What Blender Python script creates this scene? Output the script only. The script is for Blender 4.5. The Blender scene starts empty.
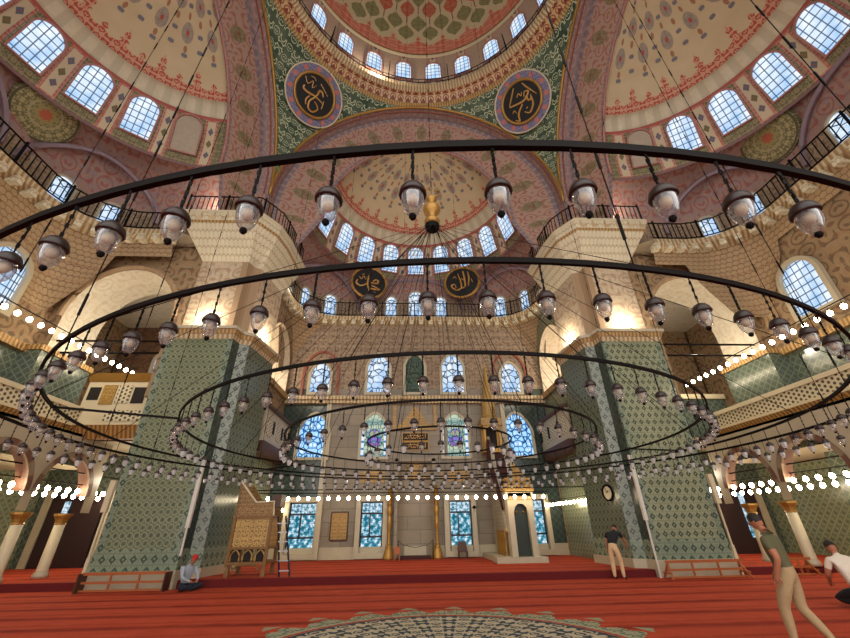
import bpy, bmesh, math, random
from mathutils import Vector, Matrix
random.seed(7)
PI = math.pi
sc = bpy.context.scene
COL = sc.collection
# ------------------------------------------------------------------ camera
CX, CY, CZ = -0.624, 0.0, 1.65
YAW, PITCH, ROLL, FPX = math.radians(3.095), math.radians(28.479), math.radians(-0.965), 380.64
fw = Vector((math.sin(YAW)*math.cos(PITCH), math.cos(YAW)*math.cos(PITCH), math.sin(PITCH)))
rt = Vector((math.cos(YAW), -math.sin(YAW), 0)); up = rt.cross(fw)
r2 = rt*math.cos(ROLL)+up*math.sin(ROLL); u2 = up*math.cos(ROLL)-rt*math.sin(ROLL)
cd = bpy.data.cameras.new('camera'); cam = bpy.data.objects.new('camera', cd); COL.objects.link(cam)
cam.matrix_world = Matrix(((r2.x, u2.x, -fw.x, CX), (r2.y, u2.y, -fw.y, CY), (r2.z, u2.z, -fw.z, CZ), (0, 0, 0, 1)))
cd.sensor_width = 36; cd.lens = 36*FPX/850; cd.clip_start = 0.05; cd.clip_end = 200
sc.camera = cam
def at(u, v, X=None, Y=None, Z=None):
    d = fw + r2*((u-425)/FPX) + u2*((319-v)/FPX); c = Vector((CX, CY, CZ))
    if X is not None: t = (X-CX)/d.x
    elif Y is not None: t = (Y-CY)/d.y
    else: t = (Z-CZ)/d.z
    return c+d*t
def pj(p):
    d = Vector(p)-Vector((CX, CY, CZ)); w = d.dot(fw)
    if w <= 0.01: return None
    return 425+FPX*d.dot(r2)/w, 319-FPX*d.dot(u2)/w, w
# ------------------------------------------------------------------ node expressions
def lin(h):
    h = h.lstrip('#'); r = [int(h[i:i+2], 16)/255 for i in (0, 2, 4)]
    return tuple(((c/12.92) if c <= .04045 else ((c+.055)/1.055)**2.4) for c in r)
class E:
    def __init__(s, g, v): s.g = g; s.v = v
    def __add__(s, o): return s.g.m('ADD', s, o)
    __radd__ = __add__
    def __sub__(s, o): return s.g.m('SUBTRACT', s, o)
    def __rsub__(s, o): return s.g.m('SUBTRACT', o, s)
    def __mul__(s, o): return s.g.m('MULTIPLY', s, o)
    __rmul__ = __mul__
    def __truediv__(s, o): return s.g.m('DIVIDE', s, o)
class G:
    def __init__(s, name):
        s.mat = bpy.data.materials.new(name); s.mat.use_nodes = True
        s.nt = s.mat.node_tree; s.nt.nodes.clear()
        s.out = s.nt.nodes.new('ShaderNodeOutputMaterial')
    def n(s, t): return s.nt.nodes.new(t)
    def put(s, sock, v):
        if isinstance(v, E): v = v.v
        if isinstance(v, (int, float)): sock.default_value = v
        elif isinstance(v, tuple): sock.default_value = tuple(v)+(1,) if len(v) == 3 and len(sock.default_value) == 4 else v
        else: s.nt.links.new(v, sock)
    def m(s, op, a, b=None, c=None):
        n = s.n('ShaderNodeMath'); n.operation = op; s.put(n.inputs[0], a)
        if b is not None: s.put(n.inputs[1], b)
        if c is not None: s.put(n.inputs[2], c)
        return E(s, n.outputs[0])
    def sin(s, a): return s.m('SINE', a)
    def cos(s, a): return s.m('COSINE', a)
    def abs(s, a): return s.m('ABSOLUTE', a)
    def fr(s, a): return s.m('FRACT', a)
    def fl(s, a): return s.m('FLOOR', a)
    def lt(s, a, b): return s.m('LESS_THAN', a, b)
    def gt(s, a, b): return s.m('GREATER_THAN', a, b)
    def mx(s, a, b): return s.m('MAXIMUM', a, b)
    def mn(s, a, b): return s.m('MINIMUM', a, b)
    def sq(s, a): return s.m('SQRT', a)
    def step(s, x, a, b):      # smooth 0..1 from a to b
        n = s.n('ShaderNodeMapRange'); n.clamp = True
        s.put(n.inputs[0], x); s.put(n.inputs[1], a); s.put(n.inputs[2], b); n.inputs[3].default_value = 0; n.inputs[4].default_value = 1
        return E(s, n.outputs[0])
    def uv(s):
        t = s.n('ShaderNodeTexCoord'); x = s.n('ShaderNodeSeparateXYZ'); s.nt.links.new(t.outputs['UV'], x.inputs[0])
        return E(s, x.outputs[0]), E(s, x.outputs[1])
    def xyz(s):
        t = s.n('ShaderNodeTexCoord'); x = s.n('ShaderNodeSeparateXYZ'); s.nt.links.new(t.outputs['Object'], x.inputs[0])
        return E(s, x.outputs[0]), E(s, x.outputs[1]), E(s, x.outputs[2])
    def vec(s, x, y, z=0.0):
        n = s.n('ShaderNodeCombineXYZ'); s.put(n.inputs[0], x); s.put(n.inputs[1], y); s.put(n.inputs[2], z); return E(s, n.outputs[0])
    def vor(s, v, scale, feature='F1', out='Distance', rnd=1.0):
        n = s.n('ShaderNodeTexVoronoi'); n.feature = feature; s.put(n.inputs['Vector'], v); n.inputs['Scale'].default_value = scale
        n.inputs['Randomness'].default_value = rnd
        return E(s, n.outputs[out])
    def noise(s, v, scale, det=2.0, out=0):
        n = s.n('ShaderNodeTexNoise'); s.put(n.inputs['Vector'], v); n.inputs['Scale'].default_value = scale; n.inputs['Detail'].default_value = det
        return E(s, n.outputs[out])
    def mix(s, f, a, b):
        n = s.n('ShaderNodeMix'); n.data_type = 'RGBA'; n.clamp_factor = True
        s.put(n.inputs[0], f)
        for k, c in ((6, a), (7, b)):
            if isinstance(c, str): c = lin(c)
            s.put(n.inputs[k], c)
        return E(s, n.outputs[2])
    def ramp(s, x, pts):       # piecewise linear x->value, x in 0..1
        n = s.n('ShaderNodeValToRGB'); cr = n.color_ramp
        while len(cr.elements) < len(pts): cr.elements.new(0.5)
        for e, (p, v) in zip(cr.elements, pts): e.position = p; e.color = (v, v, v, 1)
        s.put(n.inputs[0], x); return E(s, n.outputs[0])
    def scroll(s, x, y, p, k=26., thin=.25):
        """mirrored arabesque curls: 0/1 mask. p = repeat in metres"""
        fx = s.abs(s.fr(x/p)-.5)*p; fy = s.abs(s.fr(y/p)-.5)*p
        w = s.noise(s.vec(fx, fy), 2.4/p, 2)
        d = s.vor(s.vec(fx+w*(.35*p), fy+w*(.2*p)), 3.0/p)
        return s.step(s.sin(d*(k*.6)), thin, thin+.35)
    def bsdf(s, col, rough=.7, metal=0., spec=.5, bump=None, bs=.2, coat=0., alpha=None):
        b = s.n('ShaderNodeBsdfPrincipled')
        if isinstance(col, str): col = lin(col)
        s.put(b.inputs['Base Color'], col); s.put(b.inputs['Roughness'], rough); b.inputs['Metallic'].default_value = metal
        b.inputs['Specular IOR Level'].default_value = spec; b.inputs['Coat Weight'].default_value = coat
        if bump is not None:
            n = s.n('ShaderNodeBump'); n.inputs['Strength'].default_value = bs; n.inputs['Distance'].default_value = .03
            s.put(n.inputs['Height'], bump); s.nt.links.new(n.outputs[0], b.inputs['Normal'])
        s.nt.links.new(b.outputs[0], s.out.inputs[0]); return s.mat
    def emit(s, col, st):
        e = s.n('ShaderNodeEmission'); s.put(e.inputs[0], lin(col) if isinstance(col, str) else col); s.put(e.inputs[1], st)
        s.nt.links.new(e.outputs[0], s.out.inputs[0]); return s.mat
M = {}
def flat(name, col, rough=.6, metal=0., var=.12, sc_=6., bump=0.):
    g = G(name); x, y, z = g.xyz(); n = g.noise(g.vec(x, y, z), sc_, 3)
    c = lin(col); d = tuple(k*(1-var) for k in c); l = tuple(min(1, k*(1+var)) for k in c)
    M[name] = g.bsdf(g.mix(n, d, l), rough, metal, .12 if name == 'iron' else .5, bump=n if bump else None, bs=bump); return M[name]
flat('iron', '#0c0807', .65, 0); flat('iron_blue', '#26222a', .45, .4)
flat('brown_cap', '#24140f', .45, 0); flat('gold', '#a37a3a', .42, .45, .25, 14, .2); flat('gold_dark', '#8a6020', .45, .5)
flat('marble', '#b3a78e', .45, 0, .12, 2.5); flat('marble_pale', '#cdbf9f', .45, 0, .12, 2.0); flat('wood', '#a3572a', .5, 0, .2, 12)
flat('wood_dark', '#4a2a1a', .5, 0, .2, 8); flat('white_metal', '#cfcac0', .5); flat('stone_red', '#8a4a38', .6)
flat('blackboard', '#060404', .7, 0, .1); flat('skin', '#a4694c', .6, 0, .08); flat('hair', '#1c120d', .7, 0, .2, 40)
flat('olive_shirt', '#59563a', .85, 0, .15, 20); flat('beige_cloth', '#a58c68', .85, 0, .12, 20); flat('white_cloth', '#d6c9b8', .85, 0, .08, 15)
flat('navy_cloth', '#161b2c', .85, 0, .15, 15); flat('black_cloth', '#10131b', .85, 0, .15, 15); flat('blue_shirt', '#9aa2ac', .85, 0, .1, 15)
flat('cream_cloth', '#cfae85', .85, 0, .1, 15); flat('red_cloth', '#b3241c', .8, 0, .1, 15); flat('bulb_body', '#b9a688', .5, 0, .1, 30)
flat('aluminium', '#9fa0a4', .35, .7); flat('void_shade', '#1a1210', .8); flat('maroon', '#3a1213', .8); flat('door_wood', '#2c1a1c', .45, 0, .2, 4)  # near-black here paints the shade inside openings that are not cut through
def m_glass():
    g = G('lamp_glass'); t = g.n('ShaderNodeBsdfTransparent'); gl = g.n('ShaderNodeBsdfGlossy'); gl.inputs['Roughness'].default_value = .08
    gl.inputs[0].default_value = (.95, .97, 1, 1); t.inputs[0].default_value = (.86, .87, .88, 1)
    lw = g.n('ShaderNodeLayerWeight'); lw.inputs[0].default_value = .4; mx = g.n('ShaderNodeMixShader')
    mr = g.step(E(g, lw.outputs['Facing']), .1, 1.0); g.nt.links.new(mr.v, mx.inputs[0]); g.nt.links.new(t.outputs[0], mx.inputs[1]); g.nt.links.new(gl.outputs[0], mx.inputs[2])
    df = g.n('ShaderNodeBsdfDiffuse'); df.inputs[0].default_value = (.9, .92, .95, 1); m2 = g.n('ShaderNodeMixShader'); m2.inputs[0].default_value = .1
    g.nt.links.new(mx.outputs[0], m2.inputs[1]); g.nt.links.new(df.outputs[0], m2.inputs[2]); g.nt.links.new(m2.outputs[0], g.out.inputs[0]); M['glass'] = g.mat
m_glass()
M['glass_far'] = M['glass'].copy(); M['glass_far'].name = 'lamp_glass_sparkle'  # same glass, sparkle of the far lamps painted as extra white diffuse
for n_ in M['glass_far'].node_tree.nodes:
    if n_.type == 'MIX_SHADER' and not n_.inputs[0].is_linked: n_.inputs[0].default_value = .34
g = G('bulb_glow'); M['bulb_glow'] = g.emit((1, .83, .55), 45.)
# ---- tiles
def m_tile(name, base, dark, pale, p, style=0, band=None):
    g = G(name); x, y = g.uv()
    a = g.fr(x/p)-.5; b = g.fr(y/p)-.5; aa = g.abs(a); bb = g.abs(b)
    r = g.sq(a*a+b*b); ang = g.m('ARCTAN2', a, b)
    ros = g.step(r - g.cos(ang*6.)*.05, .2, .16)
    dia = g.step(g.abs(aa+bb-.5), .09, .05)
    corner = g.step(aa+bb, .80, .88)
    sc1 = g.scroll(x, y, p*1.0, 24, .3)
    if style == 0:    # hexagonal lattice of pale lines on green
        hx = g.fr(x/p+g.fl(g.fr(y/p*.5)*2.)*.5)-.5
        r0 = g.sq(hx*hx+b*b)
        ring = g.step(g.abs(r0-.4), .09, .04)*.8
        core = g.step(r0, .17, .12)
        c = g.mix(sc1*.35, base, pale); c = g.mix(ring*.9, c, pale); c = g.mix(core*.6, c, dark)
    elif style == 1:  # pale ground, dark lozenges
        hx = g.fr(x/p+g.fl(g.fr(y/p*.5)*2.)*.5)-.5
        loz = g.step(g.abs(hx)*1.1+bb, .42, .36)
        core = g.step(g.abs(hx)+bb, .14, .10)
        c = g.mix(sc1*.5, pale, base); c = g.mix(loz*.85, c, dark); c = g.mix(core, c, pale)
    else:             # small diaper
        c = g.mix(sc1*.5, base, dark); c = g.mix(dia*.6, c, pale); c = g.mix(ros*.7, c, dark)
    big = g.noise(g.vec(x, y), .6, 2)
    c = g.mix(g.step(big, .3, .75)*.3, c, dark)
    jl = g.step(g.abs(g.fr(x/(p*.5))-.5), .455, .49); jm = g.step(g.abs(g.fr(y/(p*.5))-.5), .455, .49)
    c = g.mix(g.mx(jl, jm)*.35, c, '#6b6a58')
    if band:  # darker border along the foot
        z = g.xyz()[2]
    M[name] = g.bsdf(c, .22, 0, .5, bump=big, bs=.08)
m_tile('tile_pier_left', '#606854', '#35483a', '#a8aa86', .23, 0)
m_tile('tile_pier_right', '#676f5b', '#2b3c33', '#9ca081', .28, 1)
m_tile('tile_inner', '#4b554b', '#27352f', '#828b70', .27, 0)  # inner pier sides: tile darkened in colour for their shade
m_tile('tile_strip', '#38463f', '#222e2b', '#858c7a', .3, 1)
m_tile('tile_side', '#545c52', '#2f403e', '#7f8872', .36, 2)
m_tile('tile_dark', '#33423c', '#1f2b2c', '#4f5c50', .36, 2)
m_tile('tile_pale', '#7c8268', '#465448', '#a5a585', .34, 2)
m_tile('tile_border', '#56625a', '#2c443c', '#8d9880', .33, 1)
# ---- painted plaster
def m_paint(name, base, line, line2, p=1.1, amt=.6, amt2=.35, rough=.75, k=26., th=.2):
    g = G(name); x, y = g.uv()
    s1 = g.scroll(x, y, p, k, th); s2 = g.scroll(x+p*.37, y+p*.21, p*.6, k*.8, .45)
    c = g.mix(s1*amt, base, line); c = g.mix(s2*amt2, c, line2)
    n = g.noise(g.vec(x, y), 1.1, 3); c = g.mix(g.step(n, .35, .8)*.25, c, line)
    M[name] = g.bsdf(c, rough)
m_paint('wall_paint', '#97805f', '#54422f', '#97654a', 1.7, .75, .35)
m_paint('wall_paint_rose', '#8c7863', '#5e463a', '#b09a7e', 1.5, .75, .5)
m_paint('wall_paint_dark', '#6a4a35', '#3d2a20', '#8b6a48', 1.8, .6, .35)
m_paint('pier_paint', '#bfae92', '#8a6c56', '#a98a70', 1.7, .6, .4)
m_paint('soffit_cream', '#cbc3b0', '#a8977c', '#b8936f', 1.8, .35, .2)
m_paint('green_arab', '#1e3a26', '#c3c8a4', '#14281a', .95, .9, .1, .7, 30., .5)
m_paint('drum_rose', '#a9766a', '#a8564a', '#8d8a8c', .9, .5, .35)
m_paint('gilt_relief', '#a8823f', '#4c3413', '#d8b162', .5, .7, .3, .45)
g = G('lattice_cream'); x, y = g.uv(); a_ = g.abs(g.fr(x/.17)-.5); b_ = g.abs(g.fr(y/.17+g.fl(g.fr(x/.34)*2.)*.5)-.5)
M['lattice_cream'] = g.bsdf(g.mix(g.step(g.sq(a_*a_+b_*b_), .36, .28), '#cfc3a2', '#4e4230'), .5)
m_paint('cove_rose', '#9c7f72', '#93473a', '#7a7884', 1.5, .75, .4)
def m_arch(name, w, base, pat, edge, oval, ovs=1.7):
    """band pattern: u along, v across 0..w"""
    g = G(name); x, y = g.uv()
    s1 = g.scroll(x, y, 1.5, 26, .2); c = g.mix(s1*.7, base, pat)
    a = (g.fr(x/ovs)-.5)*ovs; b = y-(w*.5)
    r = g.sq(a*a*2.6+b*b*1.3)
    c = g.mix(g.step(r, w*.30, w*.26)*.75, c, oval); c = g.mix(g.step(r, w*.10, w*.07)*.6, c, pat)
    s3 = g.scroll(x, y, .6, 20, .3); c = g.mix(g.step(r, w*.27, w*.25)*s3*.5, c, '#3d3a22')
    e = g.step(g.abs(b), w*.40, w*.42); c = g.mix(e, c, edge)
    sm = g.step(g.sin(x*14.), .2, .6); c = g.mix(e*sm*.35, c, '#b59a80')
    M[name] = g.bsdf(c, .7)
m_arch('arch_soffit', .75, '#86716f', '#a8877e', '#6e6069', '#94787a')
m_arch('arch_splay', 2.0, '#a08272', '#8c4c40', '#756670', '#7d724e')
m_arch('pier_border', .55, '#8a5846', '#6e3328', '#9c8060', '#7c5040', .8)
# ---- semi-dome shell
def motif(g, x, y, y0, y1, pts):
    """symmetric motif, half-width profile over y0..y1 (0..1 ramp)"""
    t = g.step(y, y0, y1); w = g.ramp(t, pts)
    ins = g.gt(y, y0)*g.lt(y, y1)
    return g.step(w-g.abs(x), 0., .015)*ins
CREAM = '#c2ae88'
def m_semi(name, N, flip=.5):
    g = G(name); u, v = g.uv()            # u = angle / PI * N, v = metres up the shell
    x = g.fr(u+flip)-.5; x2 = g.fr(u+flip+.5)-.5
    x4 = g.fr(u*2.+.5)-.5
    c = g.mix(g.noise(g.vec(u, v), 1.2, 2), '#b8a27c', '#c9b794')
    # red cresting along the rim
    cusp = motif(g, x, v, -.25, 1.45, [(0, .52), (.22, .52), (.3, .40), (.42, .36), (.5, .14), (.56, .07), (.62, .14), (.68, .06), (.8, .10), (.9, .02), (1, 0)])
    cusp2 = motif(g, x2, v, -.2, .95, [(0, .5), (.35, .5), (.5, .30), (.6, .24), (.7, .05), (.8, .10), (1, 0)])
    sc1 = g.scroll(u*1.6, v, .62, 20, .25)
    red = g.mix(sc1*.7, '#a84638', '#d0aa88')
    c = g.mix(g.mx(cusp, cusp2), c, red)
    # medallions
    def med(xx, cy, rx, ry):
        dy = (v-cy)/ry; dx = xx/rx; return g.sq(dx*dx+dy*dy)
    fine = g.scroll(u*1.5, v, .32, 18, .2)
    for xx, cy, rx, ry, cc in ((x2, 2.75, .22, .46, '#80776f'), (x, 4.0, .27, .42, '#80776f')):
        r = med(xx, cy, rx, ry); c = g.mix(g.step(r, 1.04, .96), c, g.mix(fine*.6, cc, '#b5a48c')); c = g.mix(g.step(r, .32, .24), c, '#a5493a')
        for dy in (-.72, .72):
            r = med(xx, cy+dy, rx*.28, .16); c = g.mix(g.step(r, 1.1, .9), c, '#9a6a4a')
    for xx, cy in ((x, 2.1), (x, 2.75), (x2, 1.75), (x2, 3.9), (x, 5.0)):
        r = med(xx, cy, .07+cy*.008, .12); an = g.m('ARCTAN2', xx*9., v-cy)
        c = g.mix(g.step(r+g.cos(an*6.)*.25, 1., .8), c, '#6e6a72')
    M[name] = g.bsdf(c, .75)
m_semi('semi_shell', 10)
def m_drum(name, N, h, off=.5):
    """zone with windows: u cell with the window in the middle"""
    g = G(name); u, v = g.uv(); x = g.fr(u+off)-.5; ax = g.abs(x)
    sc1 = g.scroll(u*1.9, v, .5, 20, .2)
    c = g.mix(sc1*.6, '#a8594c', '#c49a88')
    inner = g.lt(ax, .345); spand = g.gt(v, h*.66)
    c = g.mix(inner, c, g.mix(sc1*.7, '#5f5c42' if N == 10 else '#b3958a', '#9c8c68'))
    pan = g.gt(ax, .40)*g.gt(v, h*.08)*g.lt(v, h*.9)
    c = g.mix(pan, c, '#c2b092')
    b = .5-ax
    for k, cy in enumerate((.28, .5, .72)):
        dy = g.abs(v-h*cy)
        r = b*9.+dy*2.6
        c = g.mix(g.step(r, .66, .58)*pan, c, '#5d6274' if k != 1 else '#66653f'); c = g.mix(g.step(r, .25, .2)*pan, c, '#8f5648')
    c = g.mix(g.gt(v, h*.93), c, '#a6524a'); c = g.mix(g.lt(v, h*.05), c, '#7b5c5c')
    M[name] = g.bsdf(c, .75)
m_drum('semi_drum', 10, 3.2)
m_drum('dome_drum', 24, 5.2)
def m_dome(name):
    g = G(name); u, v = g.uv(); c = g.mix(g.noise(g.vec(u, v), 1.2, 2), '#bfae8a', '#cdbd9b')
    x = g.fr(u)-.5; x2 = g.fr(u+.5)-.5
    cusp = motif(g, x, v, .35, 2.2, [(0, .52), (.42, .52), (.5, .42), (.62, .34), (.72, .12), (.8, .05), (.86, .10), (1, 0)])
    cus2 = motif(g, x2, v, .35, 1.5, [(0, .5), (.5, .5), (.7, .25), (.85, .05), (1, 0)])
    sc1 = g.scroll(u*.8, v, .6, 22, .2); c = g.mix(g.mx(cusp, cus2), c, g.mix(sc1*.55, '#c26450', '#d6a98c'))
    c = g.mix(g.gt(v, .22)*g.lt(v, .36), c, '#5f5332')
    leaf = [(0, 0), (.1, .05), (.3, .27), (.5, .34), (.7, .24), (.88, .04), (1, 0)]
    for xx, a, b, col in ((x2, 1.75, 3.2, '#7d7a50'), (x, 2.55, 4.0, '#7d7a50'), (x2, 3.6, 5.0, '#b8553f'), (x, 4.4, 5.8, '#7d7a50'), (x2, 5.4, 6.8, '#7d7a50'), (x, 6.2, 7.6, '#b8553f'), (x2, 7.2, 8.6, '#7d7a50')):
        m = motif(g, xx, v, a, b, leaf); c = g.mix(m, c, g.mix(sc1*.4, col, '#a09a70'))
        st = g.step(g.abs(xx), .03, .015)*g.gt(v, b)*g.lt(v, b+.5); c = g.mix(st, c, '#7a5a38')
    M[name] = g.bsdf(c, .75)
m_dome('dome_shell')
# muqarnas / scale ashlar: staggered little niches with dark outline
def m_scale(name, base, line, px, py, red=None):
    g = G(name); x, y = g.uv()
    row = g.fl(y/py); a = g.fr(x/px+g.fr(row*.5))-.5; b = g.fr(y/py)
    arch = g.sq(a*a*1.6+b*b)              # little arches
    ln = g.step(g.abs(arch-.92), .09, .04); side = g.step(g.abs(a), .45, .48)*g.lt(b, .75)
    bot = g.step(b, .06, .03)
    n = g.noise(g.vec(x, y), 2., 3)
    c = g.mix(n, base, tuple(k*.72 for k in lin(base)))
    c = g.mix(g.mx(g.mx(ln, side), bot)*.8, c, line)
    if red is not None: c = g.mix(g.step(g.abs(g.fr(row/3.)-.1), .14, .1)*bot, c, red)
    M[name] = g.bsdf(c, .75, bump=g.mx(ln, side)*-1., bs=.5)
m_scale('muqarnas_cream', '#e0d6b8', '#a48e6a', .2, .3)
m_scale('scale_brown', '#b0946f', '#65482f', .26, .22, '#8a3a28')
m_scale('scale_dark', '#7a5c44', '#3c281c', .5, .32, '#7a3324')
def m_band(name, base, dark, p=.35):
    g = G(name); x, y = g.uv(); a = g.sin(x*(2*PI/p)); c = g.mix(g.step(a, -.2, .3), base, dark)
    s1 = g.scroll(x, y, p*2, 20, .3); c = g.mix(s1*.25, c, dark); M[name] = g.bsdf(c, .55, bump=a, bs=.5)
m_band('cornice_gilt', '#b89660', '#8f6a38', .16); m_band('cornice_cream', '#cbb994', '#a0835c', .2)
def m_loops(name):
    g = G(name); x, y = g.uv(); a = (g.fr(x/.5)-.5)*.5; b = g.fr(y/.5)*.5-.25; r = g.sq(a*a+b*b)
    c = g.mix(g.step(g.abs(r-.17), .05, .02), '#bfa477', '#93412c'); c = g.mix(g.step(g.abs(a)+b*.6, .08, .05), c, '#7a2f20')
    M[name] = g.bsdf(c, .5, bump=r, bs=.3)
m_loops('dome_cornice'); m_band('cornice_bands', '#a5813f', '#7a4a24', .17)
m_band('white_band', '#cfc4a8', '#beb297', .8); m_band('voussoir', '#937f68', '#6f4a3a', .95)
def m_stone(name, a, b, bw=1.3, bh=.62):
    g = G(name); x, y = g.uv(); n = g.n('ShaderNodeTexBrick'); g.put(n.inputs['Vector'], g.vec(x, y))
    for k, c in (('Color1', a), ('Color2', b), ('Mortar', '#5d5344')): n.inputs[k].default_value = lin(c)+(1,)
    n.inputs['Scale'].default_value = 1; n.inputs['Brick Width'].default_value = bw; n.inputs['Row Height'].default_value = bh; n.inputs['Mortar Size'].default_value = .012
    ns = g.noise(g.vec(x, y*2.), 1.4, 4)
    M[name] = g.bsdf(g.mix(g.step(ns, .3, .8)*.4, E(g, n.outputs[0]), '#6b5c48'), .5)
m_stone('ashlar', '#8f8371', '#7f7464'); m_stone('ashlar_dark', '#6b5f50', '#5f5547')
# ---- carpet
def m_carpet(name, med=True):
    g = G(name); x, y, z = g.xyz()
    n = g.noise(g.vec(x, y), 2.2, 3); n2 = g.noise(g.vec(x, y), 45., 2)
    c = g.mix(n, '#a63c26', '#bf5238'); c = g.mix(n2*.3, c, '#7a2a18')
    f = g.fr(y/1.13+n*.14)
    st = g.mx(g.step(g.abs(f-.5), .22, .03)*(g.noise(g.vec(x*.5, y*2.), 1.3, 3)*1.4), g.step(g.abs(f-.85), .07, .02)*.35)
    c = g.mix(st, c, '#6f2016')
    if med:
        dx = x+.02; dy = y-6.75; r = g.sq(dx*dx+dy*dy); an = g.m('ARCTAN2', dx, dy)
        cus = g.abs(g.sin(an*12.)); cus2 = g.abs(g.sin(an*24.+.6))
        edge = 3.32+cus*.28+cus2*.16
        outer = g.lt(r, edge)
        s1 = g.scroll(an*4.4, r, .5, 20, .1); s2 = g.scroll(an*3.2, r*1.2, .68, 22, .0)
        c = g.mix(outer, c, g.mix(s1*.8, '#5e6a55', '#a8a084'))
        spk = g.step(r+g.abs(g.fr(an*(24/(2*PI)))-.5)*1.1, 4.12, 4.06)*g.gt(r, 3.85); c = g.mix(spk, c, '#8d8e74')
        inner = g.lt(r, 3.12)
        c = g.mix(inner, c, g.mix(s2, '#39444a', '#b5a78c'))
        c = g.mix(g.step(g.abs(r-3.14), .05, .03), c, '#a4402a'); c = g.mix(g.step(g.abs(r-3.06), .04, .02), c, '#2e3a44')
        c = g.mix(g.lt(r, .9), c, '#b03a22')
    M[name] = g.bsdf(c, .95, spec=.1, bump=n2, bs=.3)
m_carpet('carpet'); m_carpet('carpet_plain', False)
flat('carpet_riser', '#5e1010', .95, 0, .2, 30)
# ---- window panes (daylight behind)
def m_pane(name, kind, st):
    g = G(name); x, y = g.uv(); sky = g.noise(g.vec(x, y), .9, 2)
    c = g.mix(g.step(sky, .35, .65), '#9cc4f2', '#f6fbff')
    if kind == 'grid':
        gx = g.abs(g.fr(x/.27+.5)-.5); gy = g.abs(g.fr(y/.34+.5)-.5)
        l = g.step(g.mx(gx, gy), .40, .46); c = g.mix(l, c, '#46586c')
    elif kind == 'lead':
        s1 = g.vor(g.vec(g.abs(x), y), 2.6, 'DISTANCE_TO_EDGE'); c = g.mix(g.step(s1, .07, .03), c, '#1f3044')
        s2 = g.scroll(x, y, .8, 14, .7); c = g.mix(s2*.4, c, '#4f9fd8')
    elif kind == 'blue':
        s1 = g.vor(g.vec(g.abs(x), y), 3.4, 'DISTANCE_TO_EDGE'); col = g.vor(g.vec(g.abs(x), y), 3.4, 'F1')
        c = g.mix(g.step(col, .15, .3), '#ffffff', '#a6d8ff'); c = g.mix(g.step(s1, .11, .05), c, '#2a6cb8'); c = g.mix(g.step(s1, .035, .015), c, '#16243a')
    elif kind == 'color':
        ax = g.abs(x); cy = y-1.05; r = g.sq(ax*ax*1.6+cy*cy)
        s1 = g.vor(g.vec(ax, y), 4.5, 'DISTANCE_TO_EDGE')
        n = g.n('ShaderNodeTexVoronoi'); g.put(n.inputs['Vector'], g.vec(ax, y)); n.inputs['Scale'].default_value = 4.5
        hs = g.n('ShaderNodeHueSaturation'); hs.inputs['Saturation'].default_value = .8; hs.inputs['Value'].default_value = .9; g.nt.links.new(n.outputs['Color'], hs.inputs['Color'])
        core = g.mix(.45, E(g, hs.outputs[0]), '#3a57b8'); c2 = g.mix(g.step(g.fr(y*1.7), .4, .6), '#8fb0a8', '#c8d8c0')
        c = g.mix(g.lt(r, .52), c2, core); c = g.mix(g.step(s1, .06, .02), c, '#15202c')
        c = g.mix(g.gt(ax, .56), c, g.mix(g.step(g.fr(y*2.6), .25, .35), '#3a86c0', '#eaf6ff'))
    elif kind == 'dim':
        s1 = g.vor(g.vec(g.abs(x), y), 4., 'DISTANCE_TO_EDGE'); c = g.mix(sky, '#4c6a66', '#7d7a5c'); c = g.mix(g.step(s1, .06, .02), c, '#1e2420')
    elif kind == 'garden':
        f = g.noise(g.vec(x, y), 5., 4); c = g.mix(g.step(f, .42, .56), '#1f7488', '#86cbe8'); c = g.mix(g.step(f, .52, .6), c, '#eaf8ff')
        c = g.mix(g.step(y, 1.5, 2.2)*g.step(f, .4, .55), c, '#dff2ff')
        gx = g.abs(g.fr(x/.17)-.5); gy = g.abs(g.fr(y/.19)-.5); c = g.mix(g.step(g.mx(gx, gy), .43, .47)*.7, c, '#123048')
    M[name] = g.emit(c, st)
m_pane('pane_grid', 'grid', 1.15); m_pane('pane_lead', 'lead', 1.1); m_pane('pane_blue', 'blue', 1.15); m_pane('pane_color', 'color', .95)
m_pane('pane_dim', 'dim', .5); m_pane('pane_garden', 'garden', .95)
flat('pane_blind', '#a89a86', .7, 0, .15, 5)
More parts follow.
